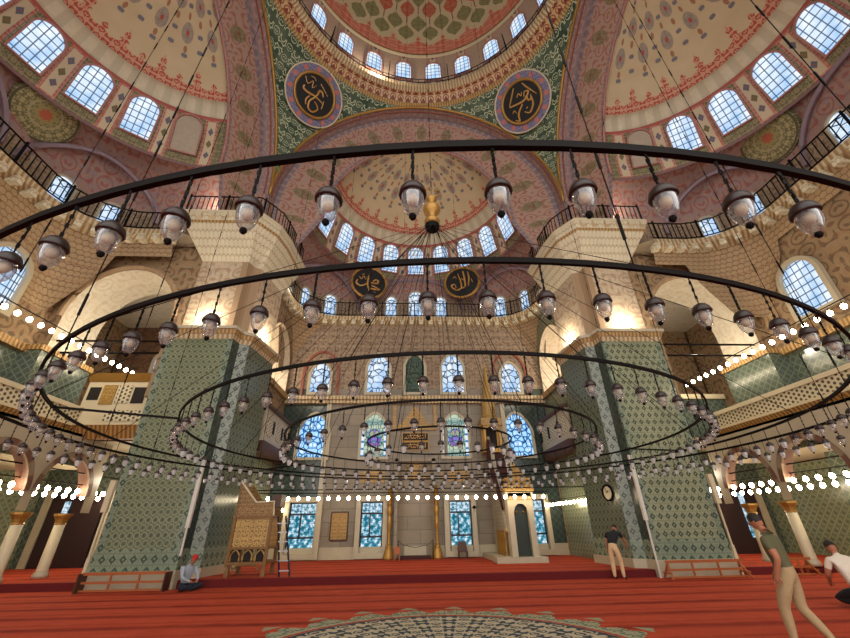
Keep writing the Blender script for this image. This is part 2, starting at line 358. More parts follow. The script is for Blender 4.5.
# ------------------------------------------------------------------ mesh builder
class MB:
    def __init__(s): s.v = []; s.f = []; s.uv = []; s.mi = []
    def vert(s, p): s.v.append(Vector(p)); return len(s.v)-1
    def face(s, idx, uv=None, mi=0): s.f.append(tuple(idx)); s.uv.append(uv); s.mi.append(mi)
    def poly(s, pts, uv=None, mi=0): s.face([s.vert(p) for p in pts], uv, mi)
    def grid(s, P, nu, nv, UV=None, mi=0, flip=False):
        b = len(s.v)
        for j in range(nv+1):
            for i in range(nu+1): s.v.append(Vector(P(i/nu, j/nv)))
        for j in range(nv):
            for i in range(nu):
                q = [(i, j), (i+1, j), (i+1, j+1), (i, j+1)]
                if flip: q = q[::-1]
                s.face([b+jj*(nu+1)+ii for ii, jj in q], [UV(ii/nu, jj/nv) for ii, jj in q] if UV else None, mi)
        return s
    def box(s, c, d, R=None, mi=0):
        hx, hy, hz = d[0]/2, d[1]/2, d[2]/2; b = len(s.v)
        for x, y, z in ((-1, -1, -1), (1, -1, -1), (1, 1, -1), (-1, 1, -1), (-1, -1, 1), (1, -1, 1), (1, 1, 1), (-1, 1, 1)):
            p = Vector((x*hx, y*hy, z*hz)); p = (R @ p) if R else p; s.v.append(p+Vector(c))
        for q in ((0, 3, 2, 1), (4, 5, 6, 7), (0, 1, 5, 4), (1, 2, 6, 5), (2, 3, 7, 6), (3, 0, 4, 7)): s.face([b+k for k in q], None, mi)
        return s
    def b2(s, x0, x1, y0, y1, z0, z1, mi=0): return s.box(((x0+x1)/2, (y0+y1)/2, (z0+z1)/2), (abs(x1-x0), abs(y1-y0), abs(z1-z0)), None, mi)
    def bar(s, a, b, w, h=None, mi=0):      # box between two points
        a, b = Vector(a), Vector(b); d = b-a; L = d.length
        if L < 1e-5: return s
        R = d.to_track_quat('X', 'Z').to_matrix(); return s.box((a+b)/2, (L, w, h or w), R, mi)
    def tube(s, pts, r, n=6, closed=False, mi=0, cap=True):
        pts = [Vector(p) for p in pts]; m = len(pts); b = len(s.v)
        rr = r if isinstance(r, (list, tuple)) else [r]*m
        for i, p in enumerate(pts):
            t = (pts[(i+1) % m]-pts[i-1]) if closed else (pts[min(i+1, m-1)]-pts[max(i-1, 0)])
            t.normalize(); a = Vector((0, 0, 1)) if abs(t.z) < .9 else Vector((1, 0, 0)); e1 = t.cross(a).normalized(); e2 = t.cross(e1)
            for k in range(n):
                q = 2*PI*(k+.5)/n; s.v.append(p+e1*(rr[i]*math.cos(q))+e2*(rr[i]*math.sin(q)))
        for i in range(m if closed else m-1):
            j = (i+1) % m
            for k in range(n): s.face([b+i*n+k, b+i*n+(k+1) % n, b+j*n+(k+1) % n, b+j*n+k], None, mi)
        if not closed and cap:
            s.face([b+k for k in range(n)][::-1], None, mi); s.face([b+(m-1)*n+k for k in range(n)], None, mi)
        return s
    def lathe(s, prof, c=(0, 0, 0), n=16, mi=0, a0=0., a1=2*PI, us=1.):
        c = Vector(c); full = abs(a1-a0-2*PI) < 1e-6
        L = [0]
        for i in range(1, len(prof)): L.append(L[-1]+math.hypot(prof[i][0]-prof[i-1][0], prof[i][1]-prof[i-1][1]))
        def P(u, v):
            k = round(v*(len(prof)-1)); r, z = prof[k]; a = a0+(a1-a0)*u; return c+Vector((r*math.cos(a), r*math.sin(a), z))
        s.grid(P, n, len(prof)-1, lambda u, v: ((a0+(a1-a0)*u)*us, L[round(v*(len(prof)-1))]), mi); return s
    def prism(s, poly, z0, z1, mi=0, caps=True, taper=None):
        n = len(poly); b = len(s.v); top = taper or poly
        for p in poly: s.v.append(Vector((p[0], p[1], z0)))
        for p in top: s.v.append(Vector((p[0], p[1], z1)))
        for i in range(n): s.face([b+i, b+(i+1) % n, b+n+(i+1) % n, b+n+i], None, mi)
        if caps: s.face([b+i for i in range(n)][::-1], None, mi); s.face([b+n+i for i in range(n)], None, mi)
        return s
    def mesh(s, name, mats, X=None, smooth=False):
        me = bpy.data.meshes.new(name); V = [(X @ p) if X else p for p in s.v]
        me.from_pydata([tuple(p) for p in V], [], s.f)
        lay = me.uv_layers.new(name='UVMap'); k = 0; data = [0.0]*(2*len(me.loops))
        for fi, f in enumerate(s.f):
            uv = s.uv[fi]
            if uv is None:
                nrm = me.polygons[fi].normal; ax, ay, az = abs(nrm.x), abs(nrm.y), abs(nrm.z)
                if az > .8: uv = [(V[i].x, V[i].y) for i in f]
                else:
                    t = Vector((-nrm.y, nrm.x, 0)); t = t.normalized() if t.length > 1e-6 else Vector((1, 0, 0))
                    uv = [(V[i].x*t.x+V[i].y*t.y, V[i].z) for i in f]
            for a in uv: data[k] = a[0]; data[k+1] = a[1]; k += 2
        lay.data.foreach_set('uv', data)
        for m in (mats if isinstance(mats, (list, tuple)) else [mats]): me.materials.append(M[m])
        me.polygons.foreach_set('material_index', s.mi)
        if smooth: me.polygons.foreach_set('use_smooth', [True]*len(s.f))
        me.update(); return me
    def obj(s, name, mats, parent=None, X=None, smooth=False, **kw):
        o = bpy.data.objects.new(name, s.mesh(name, mats, X, smooth)); COL.objects.link(o)
        if parent: o.parent = parent
        for k, v in kw.items(): o[k] = v
        return o
def S(b, name, mats, X=None, smooth=False, parent=None): return b.obj(name, mats, parent, X, smooth, kind='structure')
def thing(name, label, cat, loc=(0, 0, 0), rz=0., group=None):
    o = bpy.data.objects.new(name, None); COL.objects.link(o); o.location = loc; o.rotation_euler = (0, 0, rz); o['label'] = label; o['category'] = cat
    if group: o['group'] = group
    o.empty_display_size = .1; return o
def tag(o, label, cat, group=None):
    o['label'] = label; o['category'] = cat
    if group: o['group'] = group
    return o
def copy_tree(o, parent=None):
    c = o.copy(); COL.objects.link(c)
    if parent: c.parent = parent
    for ch in list(o.children): copy_tree(ch, c)
    return c
TR = {}
def trim_name():
    TR['n'] = TR.get('n', 0)+1; return 'trim_%d' % TR['n']
# ------------------------------------------------------------------ architecture
AX, DY = 0.0, 7.1            # dome axis
HS = 8.1                     # half side of the domed square
SPR = 17.46                  # springing of the great arches
def bay(k): return Matrix.Translation((AX, DY, 0)) @ Matrix.Rotation(k*PI/2, 4, 'Z') @ Matrix.Translation((0, HS, 0))
BAYS = {0: bay(0), 1: bay(1), -1: bay(-1)}
WN = [0]
def outline(w, h, kind='round', n=10):
    pts = [(-w/2, 0), (w/2, 0)]
    if kind == 'rect': return pts+[(w/2, h), (-w/2, h)]
    rise = w/2 if kind == 'round' else w*.62; z0 = h-rise
    for i in range(n+1):
        a = PI*i/n; x = math.cos(a)*w/2
        z = z0+rise*(math.sin(a) if kind == 'round' else (1-abs(math.cos(a))**1.7)**.75)
        pts.append((x, z))
    return pts
def window(X, w, h, pane, kind='round', fr=.1, depth=.16, fmat='marble', bars=None):
    """X: matrix, local x right, z up, +y out of the wall into the room"""
    WN[0] += 1; name = 'window_%d' % WN[0]
    o1 = outline(w, h, kind); cx, cz = 0, h/2
    o2 = outline(w+2*fr, h+2*fr, kind); o2 = [(x, z-fr) for x, z in o2]
    b = MB(); n = len(o1)
    for (A, ya), (B, yb) in (((o2, 0), (o2, depth)), ((o2, depth), (o1, depth)), ((o1, depth), (o1, .02))):
        for i in range(n):
            j = (i+1) % n; b.poly([(A[i][0], ya, A[i][1]), (A[j][0], ya, A[j][1]), (B[j][0], yb, B[j][1]), (B[i][0], yb, B[i][1])])
    f = S(b, name, fmat, X)
    p = MB(); p.poly([(x, .03, z) for x, z in o1], [(x, z) for x, z in o1]); S(p, 'pane', pane, X, parent=f)
    if bars:
        q = MB()
        for (x0, z0, x1, z1, t) in bars: q.bar((x0, .06, z0), (x1, .06, z1), .05, t)
        S(q, 'window_frame', 'iron_blue', X, parent=f)
    return f
def wmat(x, y, z, yaw=0., tilt=0.):    # yaw 0: faces -Y
    return Matrix.Translation((x, y, z)) @ Matrix.Rotation(PI+yaw, 4, 'Z') @ Matrix.Rotation(-tilt, 4, 'X')

# --- added box keeping world light out of wall gaps (open towards the entrance)
b = MB(); XO, YO, ZO = 19.0, 24.6, 39.5
b.poly([(-XO, -9, -.05), (XO, -9, -.05), (XO, YO, -.05), (-XO, YO, -.05)]); b.poly([(-XO, -9, -.05), (-XO, YO, -.05), (-XO, YO, ZO), (-XO, -9, ZO)]); b.poly([(XO, -9, -.05), (XO, YO, -.05), (XO, YO, ZO), (XO, -9, ZO)])
b.poly([(-XO, YO, -.05), (XO, YO, -.05), (XO, YO, ZO), (-XO, YO, ZO)]); b.poly([(-XO, -9, ZO), (XO, -9, ZO), (XO, YO, ZO), (-XO, YO, ZO)]); S(b, 'light_block_shell', 'wall_paint_dark')
flat('arch_rib', '#84707a', .6)
# --- floors
b = MB(); b.poly([(-19, -7, 0), (19, -7, 0), (19, 15.15, 0), (-19, 15.15, 0)]); S(b, 'floor', 'carpet')
b = MB(); b.poly([(-19, 15.15, .22), (19, 15.15, .22), (19, 24, .22), (-19, 24, .22)]); S(b, 'floor_raised', 'carpet_plain')
b = MB(); b.b2(-19, 19, 15.1, 15.15, 0, .2195); S(b, trim_name(), 'carpet_riser')
# --- main dome
r0 = HS-.35
N24 = 24/(2*PI)
b = MB(); b.lathe([(8.1, 25.5), (7.95, 25.62), (7.95, 25.8), (8.05, 25.9)], (AX, DY, 0), 96, us=8); S(b, trim_name(), 'cornice_gilt', smooth=False)
b = MB(); b.lathe([(8.05, 25.9), (7.75, 26.25), (7.7, 26.6)], (AX, DY, 0), 96, us=8); S(b, trim_name(), 'dome_cornice')
b = MB(); b.lathe([(7.7, 26.6), (7.45, 26.75), (7.45, 27.05), (7.55, 27.1)], (AX, DY, 0), 96, us=8); S(b, trim_name(), 'cornice_cream')
b = MB(); b.lathe([(7.55, 27.1), (8.0, 27.1), (8.0, 27.2)], (AX, DY, 0), 96, us=8); S(b, trim_name(), 'marble')
def lathe_uv(name, prof, c, n, mat, us, X=None, a0=0., a1=2*PI, smooth=True):
    b = MB(); b.lathe(prof, c, n, 0, a0, a1, us); return S(b, name, mat, X, smooth)
lathe_uv('wall_dome_drum', [(8.0, 26.8), (7.85, 28.), (7.75, 29.6), (7.7, 30.6)], (AX, DY, 0), 96, 'dome_drum', N24)
dp = [(7.6+.1, 30.6), (7.6, 30.75)]
for i in range(1, 25):
    t = PI/2*i/24; dp.append((7.62*math.cos(t), 30.75+7.6*math.sin(t)))
lathe_uv('ceiling_dome', dp, (AX, DY, 0), 96, 'dome_shell', 26/(2*PI))
for k in range(24):
    a = 2*PI*(k+.5)/24+0
    if math.sin(a) < .1: continue
    window(wmat(AX+7.78*math.cos(a), DY+7.78*math.sin(a), 28.0, a-PI/2, .06), 1.0, 1.75, 'pane_grid', fr=.08, depth=.1, fmat='drum_rose')
b = MB()
for k in range(120):
    a = 2*PI*k/120
    if math.sin(a) < -.3: continue
    c, s_ = math.cos(a), math.sin(a); b.bar((AX+7.6*c, DY+7.6*s_, 27.1), (AX+7.6*c, DY+7.6*s_, 27.85), .03)
    if k % 10 == 5:
        b.bar((AX+7.6*c, DY+7.6*s_, 27.1), (AX+7.35*c, DY+7.35*s_, 28.9), .04); b.bar((AX+7.9*c, DY+7.9*s_, 27.1), (AX+7.35*c, DY+7.35*s_, 28.9), .04)
for z in (27.85, 27.5): b.tube([(AX+7.6*math.cos(2*PI*k/72), DY+7.6*math.sin(2*PI*k/72), z) for k in range(72)], .025, 4, True)
S(b, 'dome_railing', 'iron')
# --- pendentives
RP = HS*math.sqrt(2)
def pend(sx, sy):
    def P(u, v):
        z = SPR+HS*v; R = math.sqrt(max(RP*RP-(z-SPR)**2, HS*HS)); a = math.acos(min(1, HS/R)); t = a+(PI/2-2*a)*u
        return (AX+sx*R*math.cos(t), DY+sy*R*math.sin(t), z)
    b = MB(); b.grid(P, 24, 24, lambda u, v: (sx*math.sqrt(max(RP*RP-(HS*v)**2, HS*HS))*(u-.5)*(PI/2-2*math.acos(min(1, HS/math.sqrt(max(RP*RP-(HS*v)**2, HS*HS))))), HS*v*1.1)); S(b, 'ceiling_pendentive', 'green_arab', smooth=True)
for sx in (1, -1):
    for sy in (1, -1): pend(sx, sy)
# --- great arches, splay, semi-domes
SR = 6.45; SOUT = 1.75
for k, X in BAYS.items():
    def arc(r, y, n=48): return [(r*math.cos(PI*i/n), y, SPR+r*math.sin(PI*i/n)) for i in range(n+1)]
    b = MB(); b.tube(arc(HS-.02, -.02), .085, 6); S(b, trim_name(), 'gold', X, True)
    b = MB(); b.tube(arc(HS-.02, .28), .05, 6); S(b, trim_name(), 'stone_red', X, True)
    b = MB(); b.grid(lambda u, v: ((HS-.02)*math.cos(PI*u), v*.75, SPR+(HS-.02)*math.sin(PI*u)), 64, 1, lambda u, v: (u*PI*HS, v*.75)); S(b, 'ceiling_arch', 'arch_soffit', X, True)
    SX = 5.55 if k == 0 else 6.1
    b = MB(); b.grid(lambda u, v: ((HS-.02+(SX-HS)*v)*math.cos(PI*u), .75+(SOUT-.75)*v, SPR+(HS-.02+(SR-HS)*v)*math.sin(PI*u)), 64, 3, lambda u, v: (u*PI*7.2, v*2.0)); S(b, 'ceiling_arch_splay', 'arch_splay', X, True)
    b = MB(); b.tube([(x*SX/SR, y, z) for x, y, z in arc(SR, SOUT-.02)], .07, 6); S(b, trim_name(), 'drum_rose', X, True)
    b = MB()
    for sx in (-1, 1):
        b.grid(lambda u, v: (sx*(HS-.02+((SX-HS)*(1-.55*v))*u), .75+(SOUT-.75)*u, SPR-(SPR-15.05)*v), 3, 4, lambda u, v: (-4*v, 2.*u)); b.grid(lambda u, v: (sx*(HS-.02), .75*u, SPR-2*v), 1, 1, lambda u, v: (-2*v, .75*u))
    S(b, trim_name(), 'arch_splay', X)
    cc = (0, SOUT, 0); u10 = 10/PI
    # wall zone behind the balcony
    lathe_uv('wall_drum', [(SR+.02, SPR-.1), (SR-.05, 18.6), (SR-.3, 19.5), (SR-.62, 20.45)], cc, 90, 'semi_drum', u10, X, 0, PI)
    lathe_uv(trim_name(), [(SR-.62, 20.4), (SR-.75, 20.5), (SR-.95, 20.95), (SR-1.2, 20.97)], cc, 90, 'white_band', SR, X, 0, PI)
    zc = 21.0; rr = math.sqrt(SR*SR-(zc-SPR)**2); a0 = math.asin((zc-SPR)/SR)
    sp = [(SR*math.cos(a0+(PI/2-a0)*i/20), SPR+SR*math.sin(a0+(PI/2-a0)*i/20)) for i in range(21)]
    lathe_uv('ceiling_semi_dome', sp, cc, 90, 'semi_shell', u10, X, 0, PI)
    for j in range(-4, 5):
        th = PI/2+j*PI/10; r = SR-.05
        blind = (k == 1 and j == -4) or (k == -1 and j == 4)
        window(X @ wmat(r*math.cos(th), SOUT+r*math.sin(th), 18.1, th-PI/2, .28), 1.12, 2.1, 'pane_blind' if blind else 'pane_grid', fr=.07, depth=.12, fmat='drum_rose')
# --- balconies under the semi-domes
def path(a, f, cr, s0=.2, n=10):
    p = [(a, s0)]
    m = 6
    for i in range(1, m+1): p.append((a, s0+(f-cr-s0)*i/m))
    for i in range(1, n+1):
        t = PI/2*i/n; p.append((a-cr+cr*math.cos(t), f-cr+cr*math.sin(t)))
    m2 = 8
    for i in range(1, m2+1): p.append((a-cr-(2*(a-cr))*i/m2, f))
    for i in range(1, n+1):
        t = PI/2*i/n; p.append((-a+cr-cr*math.sin(t), f-cr+cr*math.cos(t)))
    for i in range(1, m+1): p.append((-a, f-cr-(f-cr-s0)*i/m))
    return p
def plen(p):
    L = [0]
    for i in range(1, len(p)): L.append(L[-1]+math.dist(p[i], p[i-1]))
    return L
def resample(p, st):
    L = plen(p); n = int(L[-1]/st); out = []
    j = 0
    for k in range(n+1):
        d = L[-1]*k/n
        while j < len(L)-2 and L[j+1] < d: j += 1
        t = (d-L[j])/max(1e-6, L[j+1]-L[j]); out.append((p[j][0]+(p[j+1][0]-p[j][0])*t, p[j][1]+(p[j+1][1]-p[j][1])*t))
    return out
def loft(name, A, za, B, zb, mat, X, nv=1, vo=0.):
    n = len(A)-1; L = plen(A)
    def P(u, v):
        i = round(u*n); return (A[i][0]+(B[i][0]-A[i][0])*v, A[i][1]+(B[i][1]-A[i][1])*v, za+(zb-za)*v)
    b = MB(); b.grid(P, n, nv, lambda u, v: (L[round(u*n)], vo+(zb-za)*v)); return S(b, name, mat, X)
def railing(name, p2, z, h=1.05, X=None, st=.24, post=9):
    b = MB(); q = resample(p2, st)
    for i, (x, y) in enumerate(q):
        if i % post == 0: b.bar((x, y, z), (x, y, z+h+.12), .07)
        else: b.bar((x, y, z+.06), (x, y, z+h), .032)
    for zz in (z+.06, z+h): b.tube([(x, y, zz) for x, y in q[::3]+[q[-1]]], .032, 4)
    return S(b, name, 'iron', X)
for k, X in BAYS.items():
    A = 7.5 if k == 0 else 6.95; F = 7.0 if k == 0 else 7.35
    s0_ = 2.7 if k == 0 else 3.4
    top = path(A, F, 2.4, s0_); bot = path(A+.35, F+.35, 2.2, s0_); wl = path(A+.62, F+.62, .9, .2) ; wl2 = path(A+.7, F+.72, .15)
    deep = path(7.0, SR+SOUT+.1, 6.0)
    loft(trim_name(), top, 13.6, top, 13.9, 'cornice_cream', X); loft(trim_name(), top, 13.6, bot, 13.35, 'cornice_cream', X)
    b = MB(); q = resample(path(A+.12, F+.12, 2.3, s0_), .62)
    for i, (x, y) in enumerate(q): 
        j = min(i+1, len(q)-1); i0 = max(i-1, 0); an = math.atan2(q[j][1]-q[i0][1], q[j][0]-q[i0][0])
        b.box((x, y, 13.42), (.26, .42, .3), Matrix.Rotation(an, 3, 'Z'))
    S(b, trim_name(), 'muqarnas_cream', X)
    sc_m = 'scale_brown'
    loft('wall_corbel', bot, 13.35, path(A+.5, F+.5, 2.0, s0_), 12.7, sc_m, X, 2)
    # curved squinch zone closing into the square below
    prev = path(A+.5, F+.5, 2.0); zp = 12.7
    for z, cr, o in ((12.0, 1.75, .56), (11.3, 1.3, .6), (10.6, .75, .63), (9.9, .2, .65)):
        cur = path(A+o, F+o, cr); 
        # only the rounded corners are needed below the corbel; walls are flat pieces
        n = len(cur); segs = [(6, 17), (24, 35)]
        for s0, s1 in segs:
            loft('wall_squinch', prev[s0:s1+1], zp, cur[s0:s1+1], z, sc_m, X, 2, 12.7-zp)
        prev, zp = cur, z
    railing('balcony_railing', top, 13.9, 1.0, X)
COVES = []
# --- exedra walls behind the balconies, rising to the drum of each semi-dome
for k, X in BAYS.items():
    A = 7.95; F = 8.05 if k == 0 else 8.5
    s0_ = 2.7 if k == 0 else 3.4
    pa = path(A, F, 3.4, 1.75); n = len(pa)-1
    semi = []
    for (x, y) in pa:
        if y < SOUT: semi.append((math.copysign(SR, x), y))
        else: t = math.atan2(y-SOUT, x); semi.append((SR*math.cos(t), SOUT+SR*math.sin(t)))
    L = plen(pa)
    loft('wall_exedra', pa, 13.7, pa, 15.8, 'wall_paint_rose', X, 1)
    def P(u, v):
        i = round(u*n); w = 1-math.sqrt(max(0, 1-v*v)) if False else v*v; return (pa[i][0]+(semi[i][0]-pa[i][0])*w, pa[i][1]+(semi[i][1]-pa[i][1])*w, 15.8+2.2*math.sin(v*PI/2))
    b = MB(); b.grid(P, n, 8, lambda u, v: (L[round(u*n)], 2.1+2.4*v)); cv = S(b, 'wall_exedra_cove', 'cove_rose', X); COVES.append(cv)
    b = MB(); top = path(7.5 if k == 0 else 6.95, 7.0 if k == 0 else 7.35, 2.4, s0_)
    m = len(top)-1
    b.grid(lambda u, v: (top[round(u*m)][0]+(pa[round(u*m)][0]*1.02-top[round(u*m)][0])*v, top[round(u*m)][1]+(pa[round(u*m)][1]*1.02-top[round(u*m)][1])*v, 13.88), m, 1); S(b, 'floor_balcony', 'marble', X)
    # lunette mouldings and small windows
    def onw(s_):      # point on the wall path at arc position s_ from the middle
        mid = L[-1]/2; d = mid-s_
        for i in range(n):
            if L[i] <= d <= L[i+1]:
                t = (d-L[i])/max(1e-6, L[i+1]-L[i]); x = pa[i][0]+(pa[i+1][0]-pa[i][0])*t; y = pa[i][1]+(pa[i+1][1]-pa[i][1])*t
                return x, y, math.atan2(pa[i+1][1]-pa[i][1], pa[i+1][0]-pa[i][0])
    for cs_, hw, hh in ((0, 3.4, 2.5), (-7.0, 2.9, 2.3), (7.0, 2.9, 2.3)):
        pts = []
        for i in range(25):
            t = PI*i/24; x, y, _ = onw(cs_+hw*math.cos(t)); z = 15.0+hh*math.sin(t); w = max(0, (z-15.8)/2.2)**2; d = math.hypot(x, y-SOUT)
            q = 1-(1-SR/d)*w if y > SOUT else 1; pts.append((x*q*.985, SOUT+(y-SOUT)*q*.985, z))
        b = MB(); b.tube(pts, .12, 5); S(b, trim_name(), 'arch_rib', X)
    for s_, w, h, z0 in ((0, .95, 2.2, 14.25), (-1.75, .72, 1.75, 14.25), (1.75, .72, 1.75, 14.25), (-6.0, .8, 1.7, 14.2), (6.0, .8, 1.7, 14.2), (-7.9, .7, 1.5, 14.2), (7.9, .7, 1.5, 14.2)):
        x, y, an = onw(s_); window(X @ Matrix.Translation((x, y, z0)) @ Matrix.Rotation(an, 4, 'Z'), w, h, 'pane_lead', fr=.08, depth=.14)
# --- flat walls of the bays
def arch_wall(name, P, x0, x1, z0, z1, arches, mat, n=60, sill=None, X=None):
    """P(s,z)->point; arches: (centre, radius, spring, base)"""
    b = MB()
    def top(s):
        for c, r, sp, bs in arches:
            if abs(s-c) < r: return bs, sp+math.sqrt(max(0, r*r-(s-c)**2))*1.08
        return None
    xs = sorted(set([x0, x1]+[x0+(x1-x0)*i/n for i in range(n+1)]+[c+r*e for c, r, _, _ in arches for e in (-.9999, -1.0001, .9999, 1.0001, -.97, .97, -.9, .9)]))
    xs = [x for x in xs if x0 <= x <= x1]
    for a, c in zip(xs, xs[1:]):
        ta, tc = top(a+1e-6), top(c-1e-6)
        def q(za, zb, zc, zd): b.poly([P(a, za), P(c, zb), P(c, zd), P(a, zc)], [(a, za), (c, zb), (c, zd), (a, zc)])
        if ta and tc:
            q(ta[1], tc[1], z1, z1)
            if ta[0] > z0: q(z0, z0, ta[0], tc[0])
        else: q(z0, z0, z1, z1)
    return S(b, name, mat, X)
def intrados(P, y0, y1, c, r, sp, bs, mat, n=24):
    """barrel surface of an arch; P(s,y,z)"""
    b = MB(); prof = [(c-r, bs), (c-r, sp)]+[(c-r*math.cos(PI*i/n), sp+r*1.08*math.sin(PI*i/n)) for i in range(n+1)]+[(c+r, bs)]
    L = plen(prof); m = len(prof)-1
    b.grid(lambda u, v: P(prof[round(u*m)][0], y0+(y1-y0)*v, prof[round(u*m)][1]), m, 1, lambda u, v: (L[round(u*m)], (y1-y0)*v)); return S(b, 'ceiling_vault', mat, None, False)
MZ = 9.0        # string cornice level on the qibla side
# far (qibla) wall
FX = 7.9
FY = 22.5
b = MB(); b.poly([(-FX, FY, MZ), (FX, FY, MZ), (FX, FY, 13.9), (-FX, FY, 13.9)]); S(b, 'wall_far_upper', 'wall_paint_rose')
b = MB(); b.poly([(-5.1, FY-.02, 0), (5.1, FY-.02, 0), (5.1, FY-.02, 8.2), (-5.1, FY-.02, 8.2)]); S(b, 'wall_far', 'ashlar')
b = MB()
for s in (-1, 1): b.poly([(s*5.1, FY, 0), (s*(FX), FY, 0), (s*FX, FY, MZ), (s*5.1, FY, MZ)])
S(b, 'wall_far_tiled', 'tile_dark')
b = MB(); b.b2(-5.1, 5.1, FY-.05, FY, 8.0, MZ); S(b, trim_name(), 'ashlar')
b = MB(); b.b2(-FX, FX, FY-.45, FY, 8.25, 8.45); b.b2(-FX, FX, FY-.3, FY, 8.05, 8.25); S(b, trim_name(), 'cornice_cream')
b = MB(); b.b2(-FX, FX, FY-.12, FY-.01, .22, .75); S(b, 'baseboard_far', 'marble')
for s in (-1, 1):
    b = MB(); b.b2(s*5.0, s*5.25, FY-.16, FY-.01, .22, 8.1); S(b, trim_name(), 'marble')
    b = MB(); b.b2(s*1.75, s*1.55, FY-.14, FY-.01, .22, 8.1); S(b, trim_name(), 'ashlar')
# upper row of windows
def fwin(x, z0, w, h, pane, kind='point', y=FY-.02, **kw): return window(wmat(x, y, z0), w, h, pane, kind, **kw)
for s in (-1, 1):
    fwin(s*5.85, 8.75, 1.15, 1.9, 'pane_lead', fr=.16); fwin(s*2.3-.05, 8.75, 1.3, 2.45, 'pane_lead', fr=.16)
    fwin(s*5.85, 5.05, 1.65, 2.4, 'pane_blue', fr=.14); fwin(s*2.33-.1, 5.05, 1.45, 2.4, 'pane_color', fr=.14)
    b = MB()
    for i in range(17):
        pass
fwin(-.1, 8.75, 1.15, 2.45, 'pane_dim', fr=.16)
for x in (-5.85, 5.85):
    b = MB(); pts = [(x+1.05*math.cos(PI*i/16)*-1, FY-.05, 9.9+1.5*math.sin(PI*i/16)) for i in range(17)]; b.tube([(x-1.05, FY-.05, 8.6)]+pts+[(x+1.05, FY-.05, 8.6)], .1, 4); S(b, trim_name(), 'stone_red')
# street-level windows with marble surrounds and iron grilles
for x, w in ((-5.87, 1.45), (-2.35, 1.15), (2.25, 1.2), (6.1, 1.3)):
    h = 2.3
    bars = [(-w/2, .03, w/2, .03, .07), (-w/2, h-.03, w/2, h-.03, .07), (-w/2+.03, 0, -w/2+.03, h, .07), (w/2-.03, 0, w/2-.03, h, .07), (-w/2, h*.3, w/2, h*.3, .08), (-w/2, h*.76, w/2, h*.76, .08), (w*.08, h*.3, w*.08, h*.76, .07)]
    f = window(wmat(x, FY-.03, .5), w, h, 'pane_garden', 'rect', fr=.24, depth=.34, fmat='marble', bars=bars)
    b = MB(); b.bar((w/2-.02, .3, .1), (w/2-.02, .3, h-.1), .03); 
# mihrab niche: tall shallow recess framed in marble
b = MB()
n = 14
def mP(u, v):
    a = PI*u; return (-.1+.85*math.cos(a)*-1, FY-.04-.0+.001-.55*math.sin(a)*0, .22)
prof = [(-.95, 0), (-.95, .0), (-.7, .35), (-.35, .55), (0, .6), (.35, .55), (.7, .35), (.95, 0)]
for (x, d) in []: pass
b = MB(); b.b2(-1.2, -1.02, FY-.42, FY-.02, .22, 4.9); b.b2(.82, 1.0, FY-.42, FY-.02, .22, 4.9); b.b2(-1.2, 1.0, FY-.42, FY-.02, 4.75, 4.95); S(b, trim_name(), 'ashlar')
b = MB(); pr = [(-1.02, -.4), (-.9, -.22), (-.6, -.1), (-.1, -.05), (.4, -.1), (.7, -.22), (.82, -.4)]; L = plen(pr)
b.grid(lambda u, v: (pr[round(u*6)][0], FY+pr[round(u*6)][1], .22+4.6*v), 6, 1, lambda u, v: (L[round(u*6)], 4.6*v)); S(b, 'wall_mihrab', 'ashlar', smooth=True)
# gilded pediment and pilasters over the mihrab
b = MB(); b.poly([(-1.3, FY-.09, 6.62), (1.1, FY-.09, 6.62), (.55, FY-.09, 7.05), (.25, FY-.09, 7.5), (-.1, FY-.09, 7.95), (-.45, FY-.09, 7.5), (-.75, FY-.09, 7.05)]); b.b2(-1.35, 1.15, FY-.14, FY-.03, 6.5, 6.62)
S(b, trim_name(), 'gilt_relief')
for x in (-1.28, 1.08):
    b = MB(); b.b2(x-.1, x+.1, FY-.14, FY-.02, 6.62, 7.95); S(b, trim_name(), 'gilt_relief')
b = MB(); pts = [(-.1+.5*math.cos(a), FY-.1, 4.3+.35*math.sin(a)) for a in [PI*i/10 for i in range(11)]]
b.tube(pts, .09, 6); b.b2(-.3, .1, FY-.16, FY-.04, 4.0, 4.95); b.b2(-.85, .65, FY-.14, FY-.04, 3.85, 4.05); S(b, trim_name(), 'gilt_relief')
for s in (-1, 1):
    b = MB(); b.b2(s*2.2-.1-.75, s*2.2-.1+.75, FY-.07, FY-.03, 3.75, 4.3); S(b, trim_name(), 'gilt_relief')
